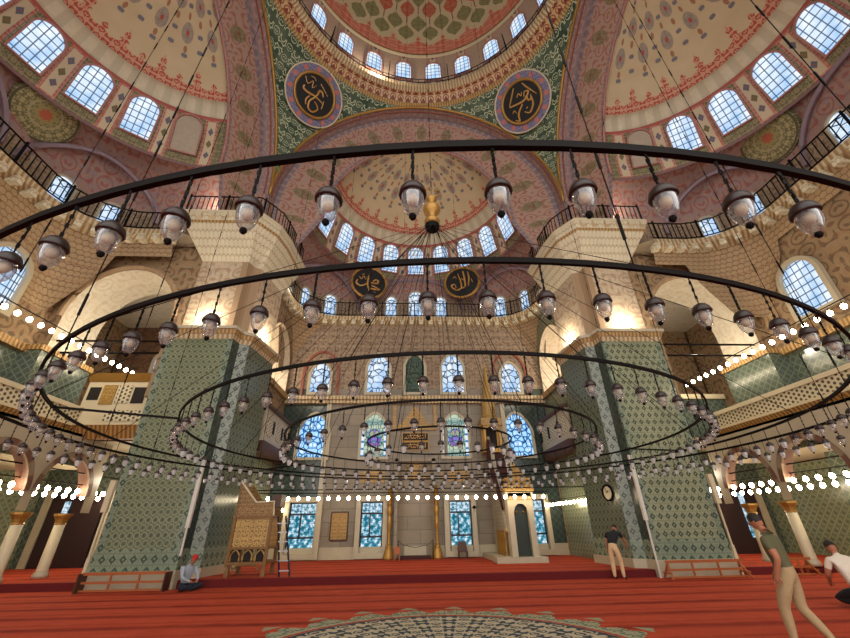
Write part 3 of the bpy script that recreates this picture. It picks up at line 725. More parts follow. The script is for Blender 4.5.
# --- piers
for s in (-1, 1):
    pl = [(8.0, 15.0), (10.7, 15.0), (10.9, 18.0), (7.25, 18.0), (7.58, 15.7), (7.93, 15.5)]
    def sh(poly, d):   # grow outline about its middle
        c = (9.1, 16.6); return [(c[0]+(x-c[0])*(1+d/2.0), c[1]+(y-c[1])*(1+d/1.8)) for x, y in poly]
    def fl_(poly): return [(s*x, y) for x, y in poly]
    b = MB(); b.prism(fl_(pl), 0, 9.0, caps=False); S(b, 'wall_pier', 'tile_pier_left' if s < 0 else 'tile_pier_right')
    b = MB(); b.prism(fl_(sh(pl, .12)), 0, .5, caps=True); S(b, 'baseboard_pier', 'marble')
    b = MB(); b.prism(fl_(sh(pl, .03)), .5, 1.1, caps=False); S(b, trim_name(), 'tile_border')
    # dark bands on the chamfer edges
    for x0, y0, x1, y1, m in ((8.0, 15.0, 7.93, 15.5, 'tile_dark'), (7.93, 15.5, 7.58, 15.7, 'tile_strip'), (7.58, 15.7, 7.25, 18.0, 'tile_inner')):
        b = MB(); e = .012; b.poly([(s*(x0-e), y0-e, .5), (s*(x1-e), y1-e, .5), (s*(x1-e), y1-e, 8.9), (s*(x0-e), y0-e, 8.9)]); S(b, trim_name(), m)
    b = MB(); b.poly([(s*8.22, 14.985, 1.1), (s*8.0, 14.985, 1.1), (s*8.0, 14.985, 8.9), (s*8.22, 14.985, 8.9)]); S(b, trim_name(), 'tile_border')
    b = MB(); b.poly([(s*10.48, 14.985, 1.1), (s*10.7, 14.985, 1.1), (s*10.7, 14.985, 8.9), (s*10.48, 14.985, 8.9)]); S(b, trim_name(), 'tile_border')
    # cornice over the tiles
    for z0, z1, d0, d1, m in ((8.75, 8.95, .02, .1, 'cornice_cream'), (8.95, 9.15, .14, .2, 'cornice_gilt'), (9.15, 9.28, .26, .28, 'marble')):
        b = MB(); b.prism(fl_(sh(pl, d0)), z0, z1, taper=fl_(sh(pl, d1))); S(b, trim_name(), m)
    up_ = [(8.25, 15.15), (10.4, 15.15), (10.6, 18.0), (7.45, 18.0), (7.8, 15.75), (8.1, 15.6)]
    b = MB(); b.prism(fl_(up_), 9.28, 12.9, caps=False); S(b, 'wall_pier_upper', 'pier_paint')
    b = MB(); e = .012
    b.poly([(s*8.25, 15.14, 9.3), (s*8.5, 15.14, 9.3), (s*8.5, 15.14, 12.9), (s*8.25, 15.14, 12.9)]); b.poly([(s*(8.24), 15.14, 9.3), (s*8.09, 15.6, 9.3), (s*8.09, 15.6, 12.9), (s*8.24, 15.14, 12.9)])
    b.poly([(s*8.09, 15.59, 9.3), (s*7.79, 15.74, 9.3), (s*7.79, 15.74, 12.9), (s*8.09, 15.59, 12.9)]); S(b, trim_name(), 'pier_border')
    cap_ = [(7.75, 14.05), (11.15, 14.05), (11.6, 18.0), (6.75, 18.2), (6.9, 16.0), (7.1, 15.0)]
    b = MB(); b.prism(fl_(up_), 12.9, 14.35, caps=False, taper=fl_(cap_)); S(b, 'wall_pier_capital', 'muqarnas_cream')
    def gc(d): c = (9.2, 16.6); return fl_([(c[0]+(x-c[0])*(1+d/2), c[1]+(y-c[1])*(1+d/2)) for x, y in cap_])
    b = MB(); b.prism(gc(0), 14.35, 14.47, taper=gc(.05)); S(b, trim_name(), 'cornice_gilt')
    b = MB(); b.prism(gc(.05), 14.47, 14.8, taper=gc(.14)); S(b, trim_name(), 'muqarnas_cream')
    b = MB(); b.prism(gc(.16), 14.8, 14.98); S(b, trim_name(), 'marble_pale')
    b = MB()
    for i in range(6): b.box((s*(8.0+i*.6), 13.86, 14.66), (.24, .22, .26))
    for i in range(4): b.box((s*(7.05-.05*i), 15.3+.75*i, 14.66), (.22, .24, .26))
    S(b, trim_name(), 'marble_pale')
    pth = [(11.2*s, 14.0), (7.75*s, 14.0), (7.05*s, 15.0), (6.85*s, 16.0), (6.7*s, 18.0)]
    railing('pier_railing', pth, 14.98, 1.0, None, .22, 8)
    # solid mass above the capital up to the pendentive foot
    b = MB(); b.prism(fl_([(8.08, 15.2), (11.0, 15.2), (11.4, 19.0), (8.3, 19.0)]), 14.5, SPR+3.2); S(b, 'wall_pier_top', 'wall_paint_rose')
    # --- wall beside the pier, facing the entrance, with the great arched opening
    yW = 15.2
    arch_wall('wall_side_bay', lambda a, z: (s*a, yW, z), 10.1, 16.3, 6.3, 13.9, [(13.3, 2.3, 9.9, 6.3)], 'wall_paint')
    intrados(lambda a, y, z: (s*a, y, z), yW, 17.3, 13.3, 2.3, 9.9, 6.3, 'soffit_cream')
    b = MB(); pts = [(s*(13.3-2.42*math.cos(PI*i/24)), yW-.03, 9.9+2.62*math.sin(PI*i/24)) for i in range(25)]; b.tube(pts, .13, 5); S(b, trim_name(), 'pier_border')
    # tiled jamb block of the outer pier
    b = MB(); b.b2(s*15.3, s*16.5, 14.75, 17.4, 6.2, 8.1); S(b, 'wall_jamb', 'tile_side')
    b = MB(); b.b2(s*15.22, s*16.5, 14.67, 17.45, 8.1, 8.32); S(b, trim_name(), 'cornice_gilt')
    # side wall of the bay (semi-dome foot)
    b = MB(); b.poly([(s*16.1, -4, 0), (s*16.1, 15.2, 0), (s*16.1, 15.2, 8.2), (s*16.1, -4, 8.2)]); S(b, 'wall_left' if s < 0 else 'wall_right', 'tile_side')
    b = MB(); b.poly([(s*16.1, -4, 8.2), (s*16.1, 15.2, 8.2), (s*16.1, 15.2, 13.9), (s*16.1, -4, 13.9)]); S(b, 'wall_left_upper' if s < 0 else 'wall_right_upper', 'wall_paint')
    b = MB(); b.b2(s*15.85, s*16.1, -4, 15.2, 8.0, 8.3); S(b, trim_name(), 'cornice_gilt')
    for yy in (12.6, 7.1, 1.6):
        window(wmat(s*16.06, yy, 9.1, -s*PI/2), 1.5, 2.3, 'pane_grid', 'round', fr=.18, depth=.2)
    # --- corner bay behind the arch
    b = MB(); b.poly([(s*7.75, 22.35, .2), (s*18.2, 22.35, .2), (s*18.2, 22.35, 13), (s*7.75, 22.35, 13)]); S(b, 'wall_corner_bay', 'wall_paint' if s > 0 else 'wall_paint_dark')  # left bay wall painted darker to show it unlit
    b = MB(); b.poly([(s*18.2, 14.9, 4.9), (s*18.2, 22.2, 4.9), (s*18.2, 22.2, 13), (s*18.2, 14.9, 13)]); S(b, 'wall_corner_side', 'wall_paint')
    b = MB(); b.poly([(s*18.2, 14.9, .2), (s*18.2, 22.2, .2), (s*18.2, 22.2, 4.9), (s*18.2, 14.9, 4.9)]); b.poly([(s*16.1, 15.2, .2), (s*18.2, 15.2, .2), (s*18.2, 15.2, 5), (s*16.1, 15.2, 5)]); S(b, 'wall_aisle_side', 'tile_pale')
    b = MB(); b.poly([(s*10.95, 17.3, .2), (s*10.95, 22.2, .2), (s*10.95, 22.2, 13), (s*10.95, 17.3, 13)]); S(b, 'wall_tribune_back', 'wall_paint')
    b = MB(); b.poly([(s*7.5, 17.95, 8.5), (s*10.95, 17.95, 8.5), (s*10.95, 17.95, 13.2), (s*7.5, 17.95, 13.2)]); S(b, 'wall_tribune_near', 'wall_paint')
    b = MB(); b.poly([(s*7.75, 17.3, 12.9), (s*18.2, 17.3, 12.9), (s*18.2, 22.2, 12.9), (s*7.75, 22.2, 12.9)]); S(b, 'ceiling_corner_bay', 'soffit_cream')
    arch_wall('wall_corner_inner', lambda a, z: (s*a, 17.3, z), 10.9, 18.2, 5.3, 12.9, [(13.3, 2.3, 9.9, 5.3)], 'wall_paint')
    for xx, z, w, h in ((13.0, 9.3, 1.3, 2.6), (15.3, 9.0, 1.1, 2.2), (11.4, 8.4, .9, 1.9)):
        window(wmat(s*xx, 22.3, z), w, h, 'pane_lead' if s < 0 else 'pane_grid', 'round', fr=.14)
    # --- side arch from front bay to corner bay, over the tribune
    def PS(a, z): return (s*7.78, a, z)
    arch_wall('wall_front_bay_side', PS, 17.6, 22.6, 4.9, 13.9, [(20.2, 2.0, 9.9, 8.6)], 'tile_pale' if s > 0 else 'wall_paint')
    intrados(lambda a, y, z: (s*y, a, z), 7.78, 10.9, 20.2, 2.0, 9.9, 8.6, 'soffit_cream')
    b = MB(); b.poly([(s*7.76, 18, 8.6), (s*7.76, 18.2, 8.6), (s*7.76, 18.2, 13.2), (s*7.76, 18, 13.2)]); S(b, trim_name(), 'wall_paint')
    b = MB(); b.b2(s*7.78, s*11.0, 18.2, 22.2, 8.5, 8.6); b.b2(s*7.6, s*7.8, 18.0, 22.5, 8.25, 8.55); S(b, trim_name(), 'cornice_gilt')
    # lower side: tile wall under the tribune
    b = MB(); b.poly([(s*7.8, 17.6, .2), (s*7.8, 22.55, .2), (s*7.8, 22.55, 4.9), (s*7.8, 17.6, 4.9)]); S(b, 'wall_front_bay_lower', 'tile_pale')
    # tribune box
    b = MB(); b.b2(s*7.2, s*7.8, 18.3, 22.3, 5.2, 6.7); S(b, 'wall_tribune', 'marble')
    b = MB(); b.b2(s*7.05, s*7.8, 18.2, 22.3, 6.7, 6.85); b.prism([(s*7.78, 18.3), (s*7.2, 18.3), (s*7.2, 22.3), (s*7.78, 22.3)], 4.7, 5.2, taper=[(s*7.78, 18.3), (s*7.1, 18.3), (s*7.1, 22.3), (s*7.78, 22.3)]); S(b, trim_name(), 'wood_dark')
    for yy in (19.0, 20.4, 21.6):
        b = MB(); b.b2(s*7.17, s*7.21, yy-.35, yy+.35, 5.5, 6.4); S(b, trim_name(), 'lattice_cream')
        b = MB(); b.b2(s*7.15, s*7.18, yy+.42, yy+.62, 5.7, 6.3); S(b, trim_name(), 'void_shade')
    # --- gallery along the side
    x1 = 14.2
    yE = 17.6 if s > 0 else 16.5
    b = MB(); b.b2(s*x1, s*16.2, -4, yE, 5.1, 5.35); S(b, 'floor_gallery', 'marble')
    b = MB(); b.b2(s*x1, s*(x1+.14), -4, yE, 5.5, 6.05); S(b, 'wall_parapet', 'lattice_cream')
    b = MB(); b.b2(s*(x1-.06), s*(x1+.2), -4, yE, 6.05, 6.22); b.b2(s*(x1-.04), s*(x1+.18), -4, yE, 5.38, 5.52); S(b, trim_name(), 'marble_pale')
    b = MB(); b.prism([(s*(x1+.15), -4), (s*(x1-.02), -4), (s*(x1-.02), yE), (s*(x1+.15), yE)], 5.05, 5.38, taper=[(s*(x1+.15), -4), (s*(x1-.2), -4), (s*(x1-.2), yE), (s*(x1+.15), yE)]); S(b, trim_name(), 'cornice_bands')
    # arcade below the gallery: arches carried by marble columns
    cols = [15.1-2.9*i for i in range(4)]
    xa = 13.7
    b = MB(); b.b2(s*xa, s*14.3, -4, 18.3, 5.0, 5.1); S(b, trim_name(), 'marble')
    arch_wall('wall_arcade', lambda a, z: (s*xa, a, z), -1.0, 18.3, 2.3, 5.1, [(13.65-2.9*i, 1.25, 2.9, 2.3) for i in range(5)]+[(16.55, 1.25, 2.9, 2.3)], 'marble')
    for c_ in [16.55]+[13.65-2.9*i for i in range(2)]:
        b = MB(); 
        pr = [(1.25, 0)]
        def PV(u, v):
            a = PI*u; r = 1.22+.2*v; return (s*(xa-.03), c_+r*math.cos(a), 2.9+r*1.08*math.sin(a))
        b.grid(PV, 26, 1, lambda u, v: (u*4.4, v)); S(b, trim_name(), 'voussoir')
        b = MB(); b.grid(lambda u, v: (s*(xa+.45*v), c_+1.25*math.cos(PI*u), 2.9+1.35*math.sin(PI*u)), 20, 1); S(b, 'ceiling_arcade', 'voussoir')
    b = MB(); b.poly([(s*x1, -4, 4.0), (s*18.2, -4, 4.0), (s*18.2, 18.3, 4.0), (s*x1, 18.3, 4.0)]); S(b, 'ceiling_gallery', 'marble')
    # outer aisle wall and doors beneath
    b = MB(); b.poly([(s*10.9, 21.0, .2), (s*18.2, 21.0, .2), (s*18.2, 21.0, 5.0), (s*10.9, 21.0, 5.0)]); S(b, 'wall_aisle_end', 'tile_side')
    b = MB(); b.poly([(s*10.9, 17.3, 4.99), (s*18.2, 17.3, 4.99), (s*18.2, 21.0, 4.99), (s*10.9, 21.0, 4.99)]); S(b, 'ceiling_aisle', 'marble')
# royal lodge closing the left bay, with gilded lattice windows
s = -1
b = MB(); b.b2(-14.35, -11.0, 16.5, 16.8, 5.45, 7.35); S(b, 'wall_lodge', 'marble_pale')
b = MB(); b.prism([(-14.35, 16.45), (-11.0, 16.45), (-11.0, 16.8), (-14.35, 16.8)], 7.35, 7.68, taper=[(-14.35, 16.25), (-10.95, 16.25), (-10.95, 16.8), (-14.35, 16.8)]); S(b, trim_name(), 'gold')
b = MB(); b.prism([(-14.35, 16.48), (-11.0, 16.48), (-11.0, 16.8), (-14.35, 16.8)], 4.95, 5.45, taper=[(-14.35, 16.25), (-10.95, 16.25), (-10.95, 16.8), (-14.35, 16.8)]); S(b, trim_name(), 'cornice_bands')
for x0, x1_, z0, z1, m in ((-14.2, -13.75, 6.55, 7.1, 'void_shade'), (-13.65, -13.1, 6.35, 7.2, 'gilt_relief'), (-13.0, -12.45, 6.4, 7.2, 'lattice_cream'), (-12.35, -11.85, 6.4, 7.1, 'void_shade'), (-11.75, -11.25, 6.4, 7.2, 'lattice_cream'), (-13.2, -11.2, 5.65, 6.1, 'lattice_cream')):
    b = MB(); b.b2(x0, x1_, 16.46, 16.5, z0, z1); S(b, trim_name(), m)
# right: tiled end of the gallery
b = MB(); b.b2(12.2, 15.3, 20.9, 21.0, 5.2, 7.4); S(b, 'wall_gallery_end', 'tile_side')
b = MB(); b.b2(11.0, 16.2, 19.0, 19.2, 5.1, 7.3); S(b, 'wall_gallery_screen', 'tile_side')
b = MB(); b.b2(11.0, 16.2, 18.9, 19.25, 7.3, 7.55); S(b, trim_name(), 'marble_pale')
for x0, x1_, z0, z1, m in ((11.2, 12.2, 6.5, 7.1, 'lattice_cream'), (13.9, 14.9, 6.7, 7.2, 'tile_dark'), (12.9, 13.4, 5.6, 6.2, 'wood'), (14.2, 14.6, 6.2, 6.5, 'void_shade')):
    b = MB(); b.b2(x0, x1_, 18.96, 19.0, z0, z1); S(b, trim_name(), m)
# columns of the arcade
for s in (-1, 1):
    for yy in (16.9, 15.1, 9.3+2.9):
        o = thing('marble_column', 'x', 'column', (s*13.6, yy, .22 if yy > 15 else 0))
        z0 = 0; h = 1.98 if yy > 15 else 2.2
        b = MB(); b.lathe([(.0, .0), (.24, 0), (.24, .1), (.2, .16), (.185, .22)], n=16); b.obj('base', 'marble', o, smooth=True)
        b = MB(); b.lathe([(.175, .2), (.165, h-.32), (.15, h-.32)], n=16); b.obj('shaft', 'marble_pale', o, smooth=True)
        b = MB(); b.lathe([(.17, h-.33), (.19, h-.3), (.17, h-.27), (.2, h-.15), (.29, h-.02), (.29, h+.05), (0, h+.05)], n=8); b.obj('capital', 'gold', o)
        o['label'] = '%s column with a gilded capital, %s' % ('pale marble', {(-1, 16.9): 'left aisle, beside the doorway nearer the big pier', (1, 16.9): 'right aisle, beside the doorway nearer the big pier', (-1, 15.1): 'left aisle, second from the big pier', (1, 15.1): 'right aisle, second from the big pier', (-1, 12.2): 'left aisle arcade, third from the big pier', (1, 12.2): 'right aisle arcade, third from the big pier'}[(s, round(yy, 1))])
# aisle doors
DN = 0
for s in (-1, 1):
    DN += 1
    b = MB(); b.b2(s*15.0, s*17.4, 20.85, 21.0, .22, 3.2); d = S(b, 'door_%d' % DN, 'door_wood')
    b = MB(); b.b2(s*16.5, s*16.75, 20.8, 20.86, .9, 2.9); S(b, 'pane', 'pane_garden', parent=d)
    for x in (14.7, 17.6):
        b = MB(); b.b2(s*(x-.15), s*(x+.15), 20.8, 21.0, .2, 3.4); S(b, trim_name(), 'marble')
# corbelled beam carrying the arcade end (between pier and columns)
for s in (-1, 1):
    arch_wall('wall_arcade_front', lambda a, z: (s*a, 15.2, z), 10.7, 16.1, 2.25, 5.1, [(12.0, 1.15, 2.9, 2.25), (14.7, 1.15, 2.9, 2.25)], 'marble') if False else None

# painted rosettes on the coves of the side bays
from mathutils.bvhtree import BVHTree
g = G('rosette'); x, y, z = g.xyz(); rr_ = g.sq(x*x+y*y); an = g.m('ARCTAN2', x, y)
c_ = g.mix(g.scroll(an*1.2, rr_, .55, 22, .1)*.8, '#6a6240', '#a89c72'); c_ = g.mix(g.step(rr_+g.cos(an*8.)*.06, .42, .36), c_, '#8f8250'); c_ = g.mix(g.step(rr_+g.cos(an*8.)*.03, .24, .2), c_, '#a8563c')
c_ = g.mix(g.step(g.abs(rr_-1.12), .06, .04), c_, '#4c4630'); M['rosette'] = g.bsdf(c_, .75)
for u, v in ((42, 113), (772, 137)):
    d = (at(u, v, Y=12)-Vector((CX, CY, CZ))).normalized()
    for cv in COVES:
        t = BVHTree.FromPolygons([w.co for w in cv.data.vertices], [p.vertices for p in cv.data.polygons]); h = t.ray_cast(Vector((CX, CY, CZ)), d)
        if h[0] is None: continue
        nn = h[1] if h[1].dot(d) < 0 else -h[1]; zz = nn; xx = Vector((0, 0, 1)).cross(zz).normalized(); yy = zz.cross(xx); p = h[0]+nn*.3
        R_ = 1.2
        b = MB(); b.grid(lambda a, w: (R_*w*math.cos(2*PI*a), R_*w*math.sin(2*PI*a), .03), 36, 1); b.grid(lambda a, w: (R_*math.cos(2*PI*a), R_*math.sin(2*PI*a), .03-.4*w), 36, 1)
        o = b.obj(trim_name(), 'rosette', kind='structure'); o.matrix_world = Matrix(((xx.x, yy.x, zz.x, p.x), (xx.y, yy.y, zz.y, p.y), (xx.z, yy.z, zz.z, p.z), (0, 0, 0, 1))); break
m_paint('lattice_marble', '#a89a82', '#5d5240', '#a89a82', .5, .6, .2, .5)
flat('dark_green', '#16231c', .5)
# ------------------------------------------------------------------ chandelier
HX, HY, RZ = -0.1, 6.2, 2.8
RINGS = [(5.35, 'outermost ring', .027), (4.7, 'second ring', .025), (3.56, 'middle ring', .023), (2.32, 'fourth ring', .021), (1.12, 'innermost ring', .02)]
ch = thing('chandelier', 'huge chandelier of five concentric dark iron rings hung on wires under the central dome', 'chandelier', (HX, HY, RZ))
for R, nm, t in RINGS:
    b = MB(); n = 160
    pr = [(-t*.4, -t*.6), (t*.4, -t*.6), (t*.4, t*.6), (-t*.4, t*.6)]
    v0 = 0
    for i in range(n):
        a = 2*PI*i/n
        for dr, dz in pr: b.v.append(Vector(((R+dr)*math.cos(a), (R+dr)*math.sin(a), dz)))
    for i in range(n):
        j = (i+1) % n
        for k in range(4): b.face([i*4+k, i*4+(k+1) % 4, j*4+(k+1) % 4, j*4+k])
    b.obj('ring', 'iron', ch)
hubz = 7.35-RZ
b = MB(); b.lathe([(0, -.05), (.12, -.02), (.17, .05), (.14, .12), (.07, .17), (.1, .24), (.18, .33), (.2, .42), (.13, .53), (.05, .6), (.09, .66), (.13, .72), (.05, .8), (0, .82)], (0, 0, hubz), 16)
for s in (-1, 1): b.tube([(s*.02, 0, hubz+.75), (s*.16, 0, hubz+.85), (s*.18, 0, hubz+.98), (s*.08, 0, hubz+1.02)], .03, 5)
b.obj('finial', 'gold', ch, smooth=True)
b = MB(); b.lathe([(0, -.18), (.14, -.16), (.16, -.05), (.05, 0)], (0, 0, hubz), 12); b.obj('hub', 'iron', ch)
for (R, nm, t), cnt, off in ((RINGS[1], 14, .1), (RINGS[2], 12, .25), (RINGS[3], 10, 0), (RINGS[4], 6, .2)):
    for i in range(cnt):
        a = 2*PI*i/cnt+off; b = MB(); b.tube([(.1*math.cos(a), .1*math.sin(a), hubz-.1), (R*math.cos(a), R*math.sin(a), .01)], .0045, 4); b.obj('support_wire', 'iron', ch)
def dome_z(x, y):
    r = math.hypot(x-AX, y-DY)
    return 30.75+7.6*math.sqrt(max(0, 1-(r/7.62)**2)) if r < 7.5 else 27
def beadchain(p, q, n, r=.012):
    b = MB(); p, q = Vector(p), Vector(q); b.tube([p, q], r*.45, 4)
    for i in range(n):
        c = p+(q-p)*((i+.5)/n); b.tube([c-Vector((0, 0, .09)), c+Vector((0, 0, .09))], r, 4)
    return b
beadchain((0, 0, hubz+.9), (0, 0, dome_z(HX, HY)-RZ), 50, .016).obj('suspension_chain', 'iron', ch)
for i in range(16):
    a = 2*PI*(i+.35)/16; R = RINGS[0][0] if i % 2 else RINGS[1][0]; x, y = R*math.cos(a), R*math.sin(a)
    if HY+y < 1.5: continue
    beadchain((x, y, 0), (x, y, dome_z(HX+x, HY+y)-RZ), 60, .009).obj('suspension_chain', 'iron', ch)
# short struts between rings
for a in (2.45, 1.2, .2, 3.6):
    b = MB(); b.bar((RINGS[1][0]*math.cos(a), RINGS[1][0]*math.sin(a), 0), (RINGS[2][0]*math.cos(a), RINGS[2][0]*math.sin(a), 0), .022, .022); b.obj('strut', 'iron', ch)
# ---- glass lamps
def lamp_parts(detail=True):
    """origin at the hook on the ring; hangs down"""
    n = 14 if detail else 8
    c = MB(); c.tube([(0, 0, 0), (.004, 0, -.06), (-.003, 0, -.12), (0, 0, -.185)], .0035 if detail else .0045, 4)
    if detail:
        for i in range(7):
            z = -.015-.024*i; c.box((0, 0, z), (.014 if i % 2 else .006, .006 if i % 2 else .014, .02))
    cap = MB(); cap.lathe([(0, -.175), (.014, -.176), (.034, -.186), (.048, -.204), (.054, -.226), (.05, -.232), (.03, -.228), (0, -.228)], n=n)
    gl = MB(); gl.lathe([(.043, -.23), (.043, -.252), (.038, -.278), (.029, -.3), (.015, -.315), (0, -.317)], n=n)
    kn = MB(); kn.lathe([(0, -.313), (.012, -.315), (.015, -.325), (.008, -.335), (0, -.336)], n=8)
    bu = MB(); bu.lathe([(0, -.226), (.016, -.228), (.023, -.243), (.022, -.26), (.012, -.273), (0, -.276)], n=10 if detail else 6)
    for q in (c, cap, gl, kn, bu):
        for v in q.v: v.x *= .84; v.y *= .84; v.z *= .94
    for q in (gl, kn, bu):
        for v in q.v: v.z += 0
    return c, cap, gl, kn, bu
c, cap, gl, kn, bu = lamp_parts()
LM = {}
L0 = bpy.data.objects.new('pendant_lamp', None)
for nm, bb, mt in (('chain', c, 'iron'), ('cap', cap, 'brown_cap'), ('glass', gl, 'glass'), ('knob', kn, 'iron'), ('bulb', bu, 'bulb_body')):
    LM[nm] = bb.mesh('lamp_'+nm, mt, smooth=nm in ('cap', 'glass', 'bulb'))
c, cap, gl, kn, bu = lamp_parts(False)
one = MB()
for mi, bb in enumerate((c, cap, gl, kn, bu)):
    o0 = len(one.v); one.v += bb.v
    for f in bb.f: one.f.append(tuple(i+o0 for i in f)); one.uv.append(None); one.mi.append(mi)
LONE = one.mesh('lamp_small', ['iron', 'brown_cap', 'glass_far', 'iron', 'bulb_body'])
ORD = ['leftmost', 'second', 'third', 'fourth', 'fifth', 'sixth', 'seventh', 'eighth', 'ninth', 'tenth', 'eleventh', 'twelfth', 'thirteenth', 'fourteenth', 'fifteenth', 'sixteenth', 'seventeenth', 'eighteenth', 'nineteenth', 'twentieth']
TENS = {2: 'twenty', 3: 'thirty', 4: 'forty', 5: 'fifty', 6: 'sixty'}
FST = ['', 'first', 'second', 'third', 'fourth', 'fifth', 'sixth', 'seventh', 'eighth', 'ninth']
TTH = {2: 'twentieth', 3: 'thirtieth', 4: 'fortieth', 5: 'fiftieth', 6: 'sixtieth'}
def nth(i):     # 0-based
    k = i+1
    if k == 1: return 'first'
    if k <= 20: return ORD[i]
    return TTH[k//10] if k % 10 == 0 else TENS[k//10]+'-'+FST[k % 10]
lamps = []
for ri, ((R, nm, t), cnt, ph) in enumerate(zip(RINGS, (124, 106, 86, 53, 28), (-2.56, -1.82, -2.32, -4.2, -3.7))):
    for i in range(cnt):
        a = -PI/2+math.radians(-0)+math.radians(ph)*-1*-1+2*PI*i/cnt
        x, y = HX+R*math.cos(a), HY+R*math.sin(a); q = pj((x, y, RZ-.25))
        if q is None or q[0] < -8 or q[0] > 858 or q[1] > 640 or q[1] < -20: continue
        near = y < HY-R*.12
        lamps.append((ri, near, q[0], x, y, a, q[2]))
lamps.sort(key=lambda l: l[6])
cnt_in = len(lamps)
keep = lamps[:300]; rest = lamps[300:]
groups = {}
for l in keep: groups.setdefault((l[0], l[1]), []).append(l)
for (ri, near), ls in groups.items():
    ls.sort(key=lambda l: l[2]); nm = RINGS[ri][1]
    for i, l in enumerate(ls):
        side = 'near' if near else 'far'
        lab = 'brown-capped glass lamp under the %s arc of the %s, %s from the left' % (side, nm, nth(i))
        rz = random.uniform(0, 6.28)
        if l[6] < 5.0:
            o = thing('pendant_lamp', lab, 'lamp', (l[3], l[4], RZ-.015), rz, 'glass lamps of the chandelier')
            for pn in ('chain', 'cap', 'glass', 'knob', 'bulb'):
                p = bpy.data.objects.new(pn, LM[pn]); COL.objects.link(p); p.parent = o
        else:
            o = bpy.data.objects.new('pendant_lamp', LONE); COL.objects.link(o); o.location = (l[3], l[4], RZ-.015); o.rotation_euler = (0, 0, rz)
            tag(o, lab, 'lamp', 'glass lamps of the chandelier')
if rest:
    b = MB()
    for l in rest:
        o0 = len(b.v); b.v += [p+Vector((l[3], l[4], RZ-.015)) for p in one.v]
        for f, m_ in zip(one.f, one.mi): b.f.append(tuple(i+o0 for i in f)); b.uv.append(None); b.mi.append(m_)
    o = b.obj('small_pendant_lamps', ['iron', 'brown_cap', 'glass_far', 'iron', 'bulb_body'], kind='stuff'); tag(o, 'small glass lamps along the farthest arc of the outermost ring', 'lamps')
print('LAMPS', cnt_in, len(rest))
# ------------------------------------------------------------------ strings of lit bulbs
bb = MB(); bb.lathe([(0, -.05), (.02, -.055), (.03, -.09), (0, -.1)], n=8, mi=0); bb.lathe([(.02, -.09), (.055, -.13), (.062, -.17), (.045, -.215), (0, -.24)], n=10, mi=1); bb.tube([(0, 0, 0), (0, 0, -.06)], .006, 4, mi=0)
BM = bb.mesh('bulb_small', ['iron', 'bulb_glow'], smooth=True)
def string(p, q, where, group, start, sp=.47, sc_=1.0, from_='the near end'):
    p, q = Vector(p), Vector(q); n = int((q-p).length/sp)
    b = MB(); b.tube([p+Vector((0, 0, .03)), q+Vector((0, 0, .03))], .02, 5); w = b.obj('bulb_wire', 'iron'); w.location = (0, 0, .0); tag(w, 'thin dark rod carrying lit bulbs, '+where, 'rod')
    k = 0
    for i in range(n+1):
        c = p+(q-p)*((i+.5)/n) if i < n else None
        if c is None: break
        v = pj(c-Vector((0, 0, .15)))
        if v is None or not (-20 < v[0] < 870): continue
        o = bpy.data.objects.new('hanging_bulb', BM); COL.objects.link(o); o.location = c; o.scale = (sc_,)*3
        tag(o, 'lit bulb %s, %s from %s' % (where, nth(k), from_), 'light bulb', group); k += 1
string((-13.95, 13.4, 3.3), (-13.95, 20.3, 3.3), 'of the left arcade, upper string', 'bulbs along the left arcade', 0, sc_=1.35)
string((-15.0, 14.6, 3.2), (-15.0, 20.6, 3.2), 'of the left arcade, lower string', 'bulbs along the left arcade', 0, sc_=1.35)
string((13.95, 12.6, 3.16), (13.95, 20.0, 3.16), 'of the right arcade, upper string', 'bulbs along the right arcade', 0, sc_=1.35)
string((15.0, 13.6, 2.98), (15.0, 20.4, 2.98), 'of the right arcade, lower string', 'bulbs along the right arcade', 0, sc_=1.35)
string((-13.95, 10.8, 8.45), (-13.95, 18.4, 8.6), 'above the left gallery', 'bulbs above the left gallery', 0, sc_=1.35)
string((13.95, 9.6, 8.1), (13.95, 18.6, 8.1), 'above the right gallery', 'bulbs above the right gallery', 0, sc_=1.35)
string((-7.15, 18.3, 2.93), (5.7, 18.3, 2.88), 'across the prayer niche wall', 'bulbs across the far wall', 0, .42, sc_=1.1, from_='its left end')
string(tuple(at(247, 497, Y=18.6)), tuple(at(284, 507, Y=22.2)), 'in the left corner beside the far wall', 'bulbs in the left corner', 0, .3, from_='its left end')
string(tuple(at(545, 502, Y=22.2)), tuple(at(587, 496, Y=18.4)), 'in the right corner beside the far wall', 'bulbs in the right corner', 0, .3, from_='its left end')
for x, y, z, a, c in ((-13.9, -4, 3.75, 21, 0), (13.9, -4, 3.5, 21, 0)):
    b = MB(); b.tube([(x, y, z+.0), (x, 20.8, z)], .025, 5); o = b.obj('tie_rod', 'iron'); tag(o, 'long dark iron tie rod running along the %s arcade' % ('left' if x < 0 else 'right'), 'rod')
b = MB(); b.tube([(-8.5, 18.15, 3.07), (8.5, 18.15, 3.07)], .022, 5); tag(b.obj('tie_rod', 'iron'), 'long dark iron tie rod across the far wall above the bulbs', 'rod')
for s in (-1, 1):
    for z in (8.85, 8.3):
        b = MB(); b.tube([(s*10.9, 15.5, z), (s*15.7, 15.5, z)], .05, 6); tag(b.obj('tie_beam', 'iron'), '%s dark tie beam across the %s corner arch' % ('upper' if z > 8.5 else 'lower', 'left' if s < 0 else 'right'), 'tie beam')
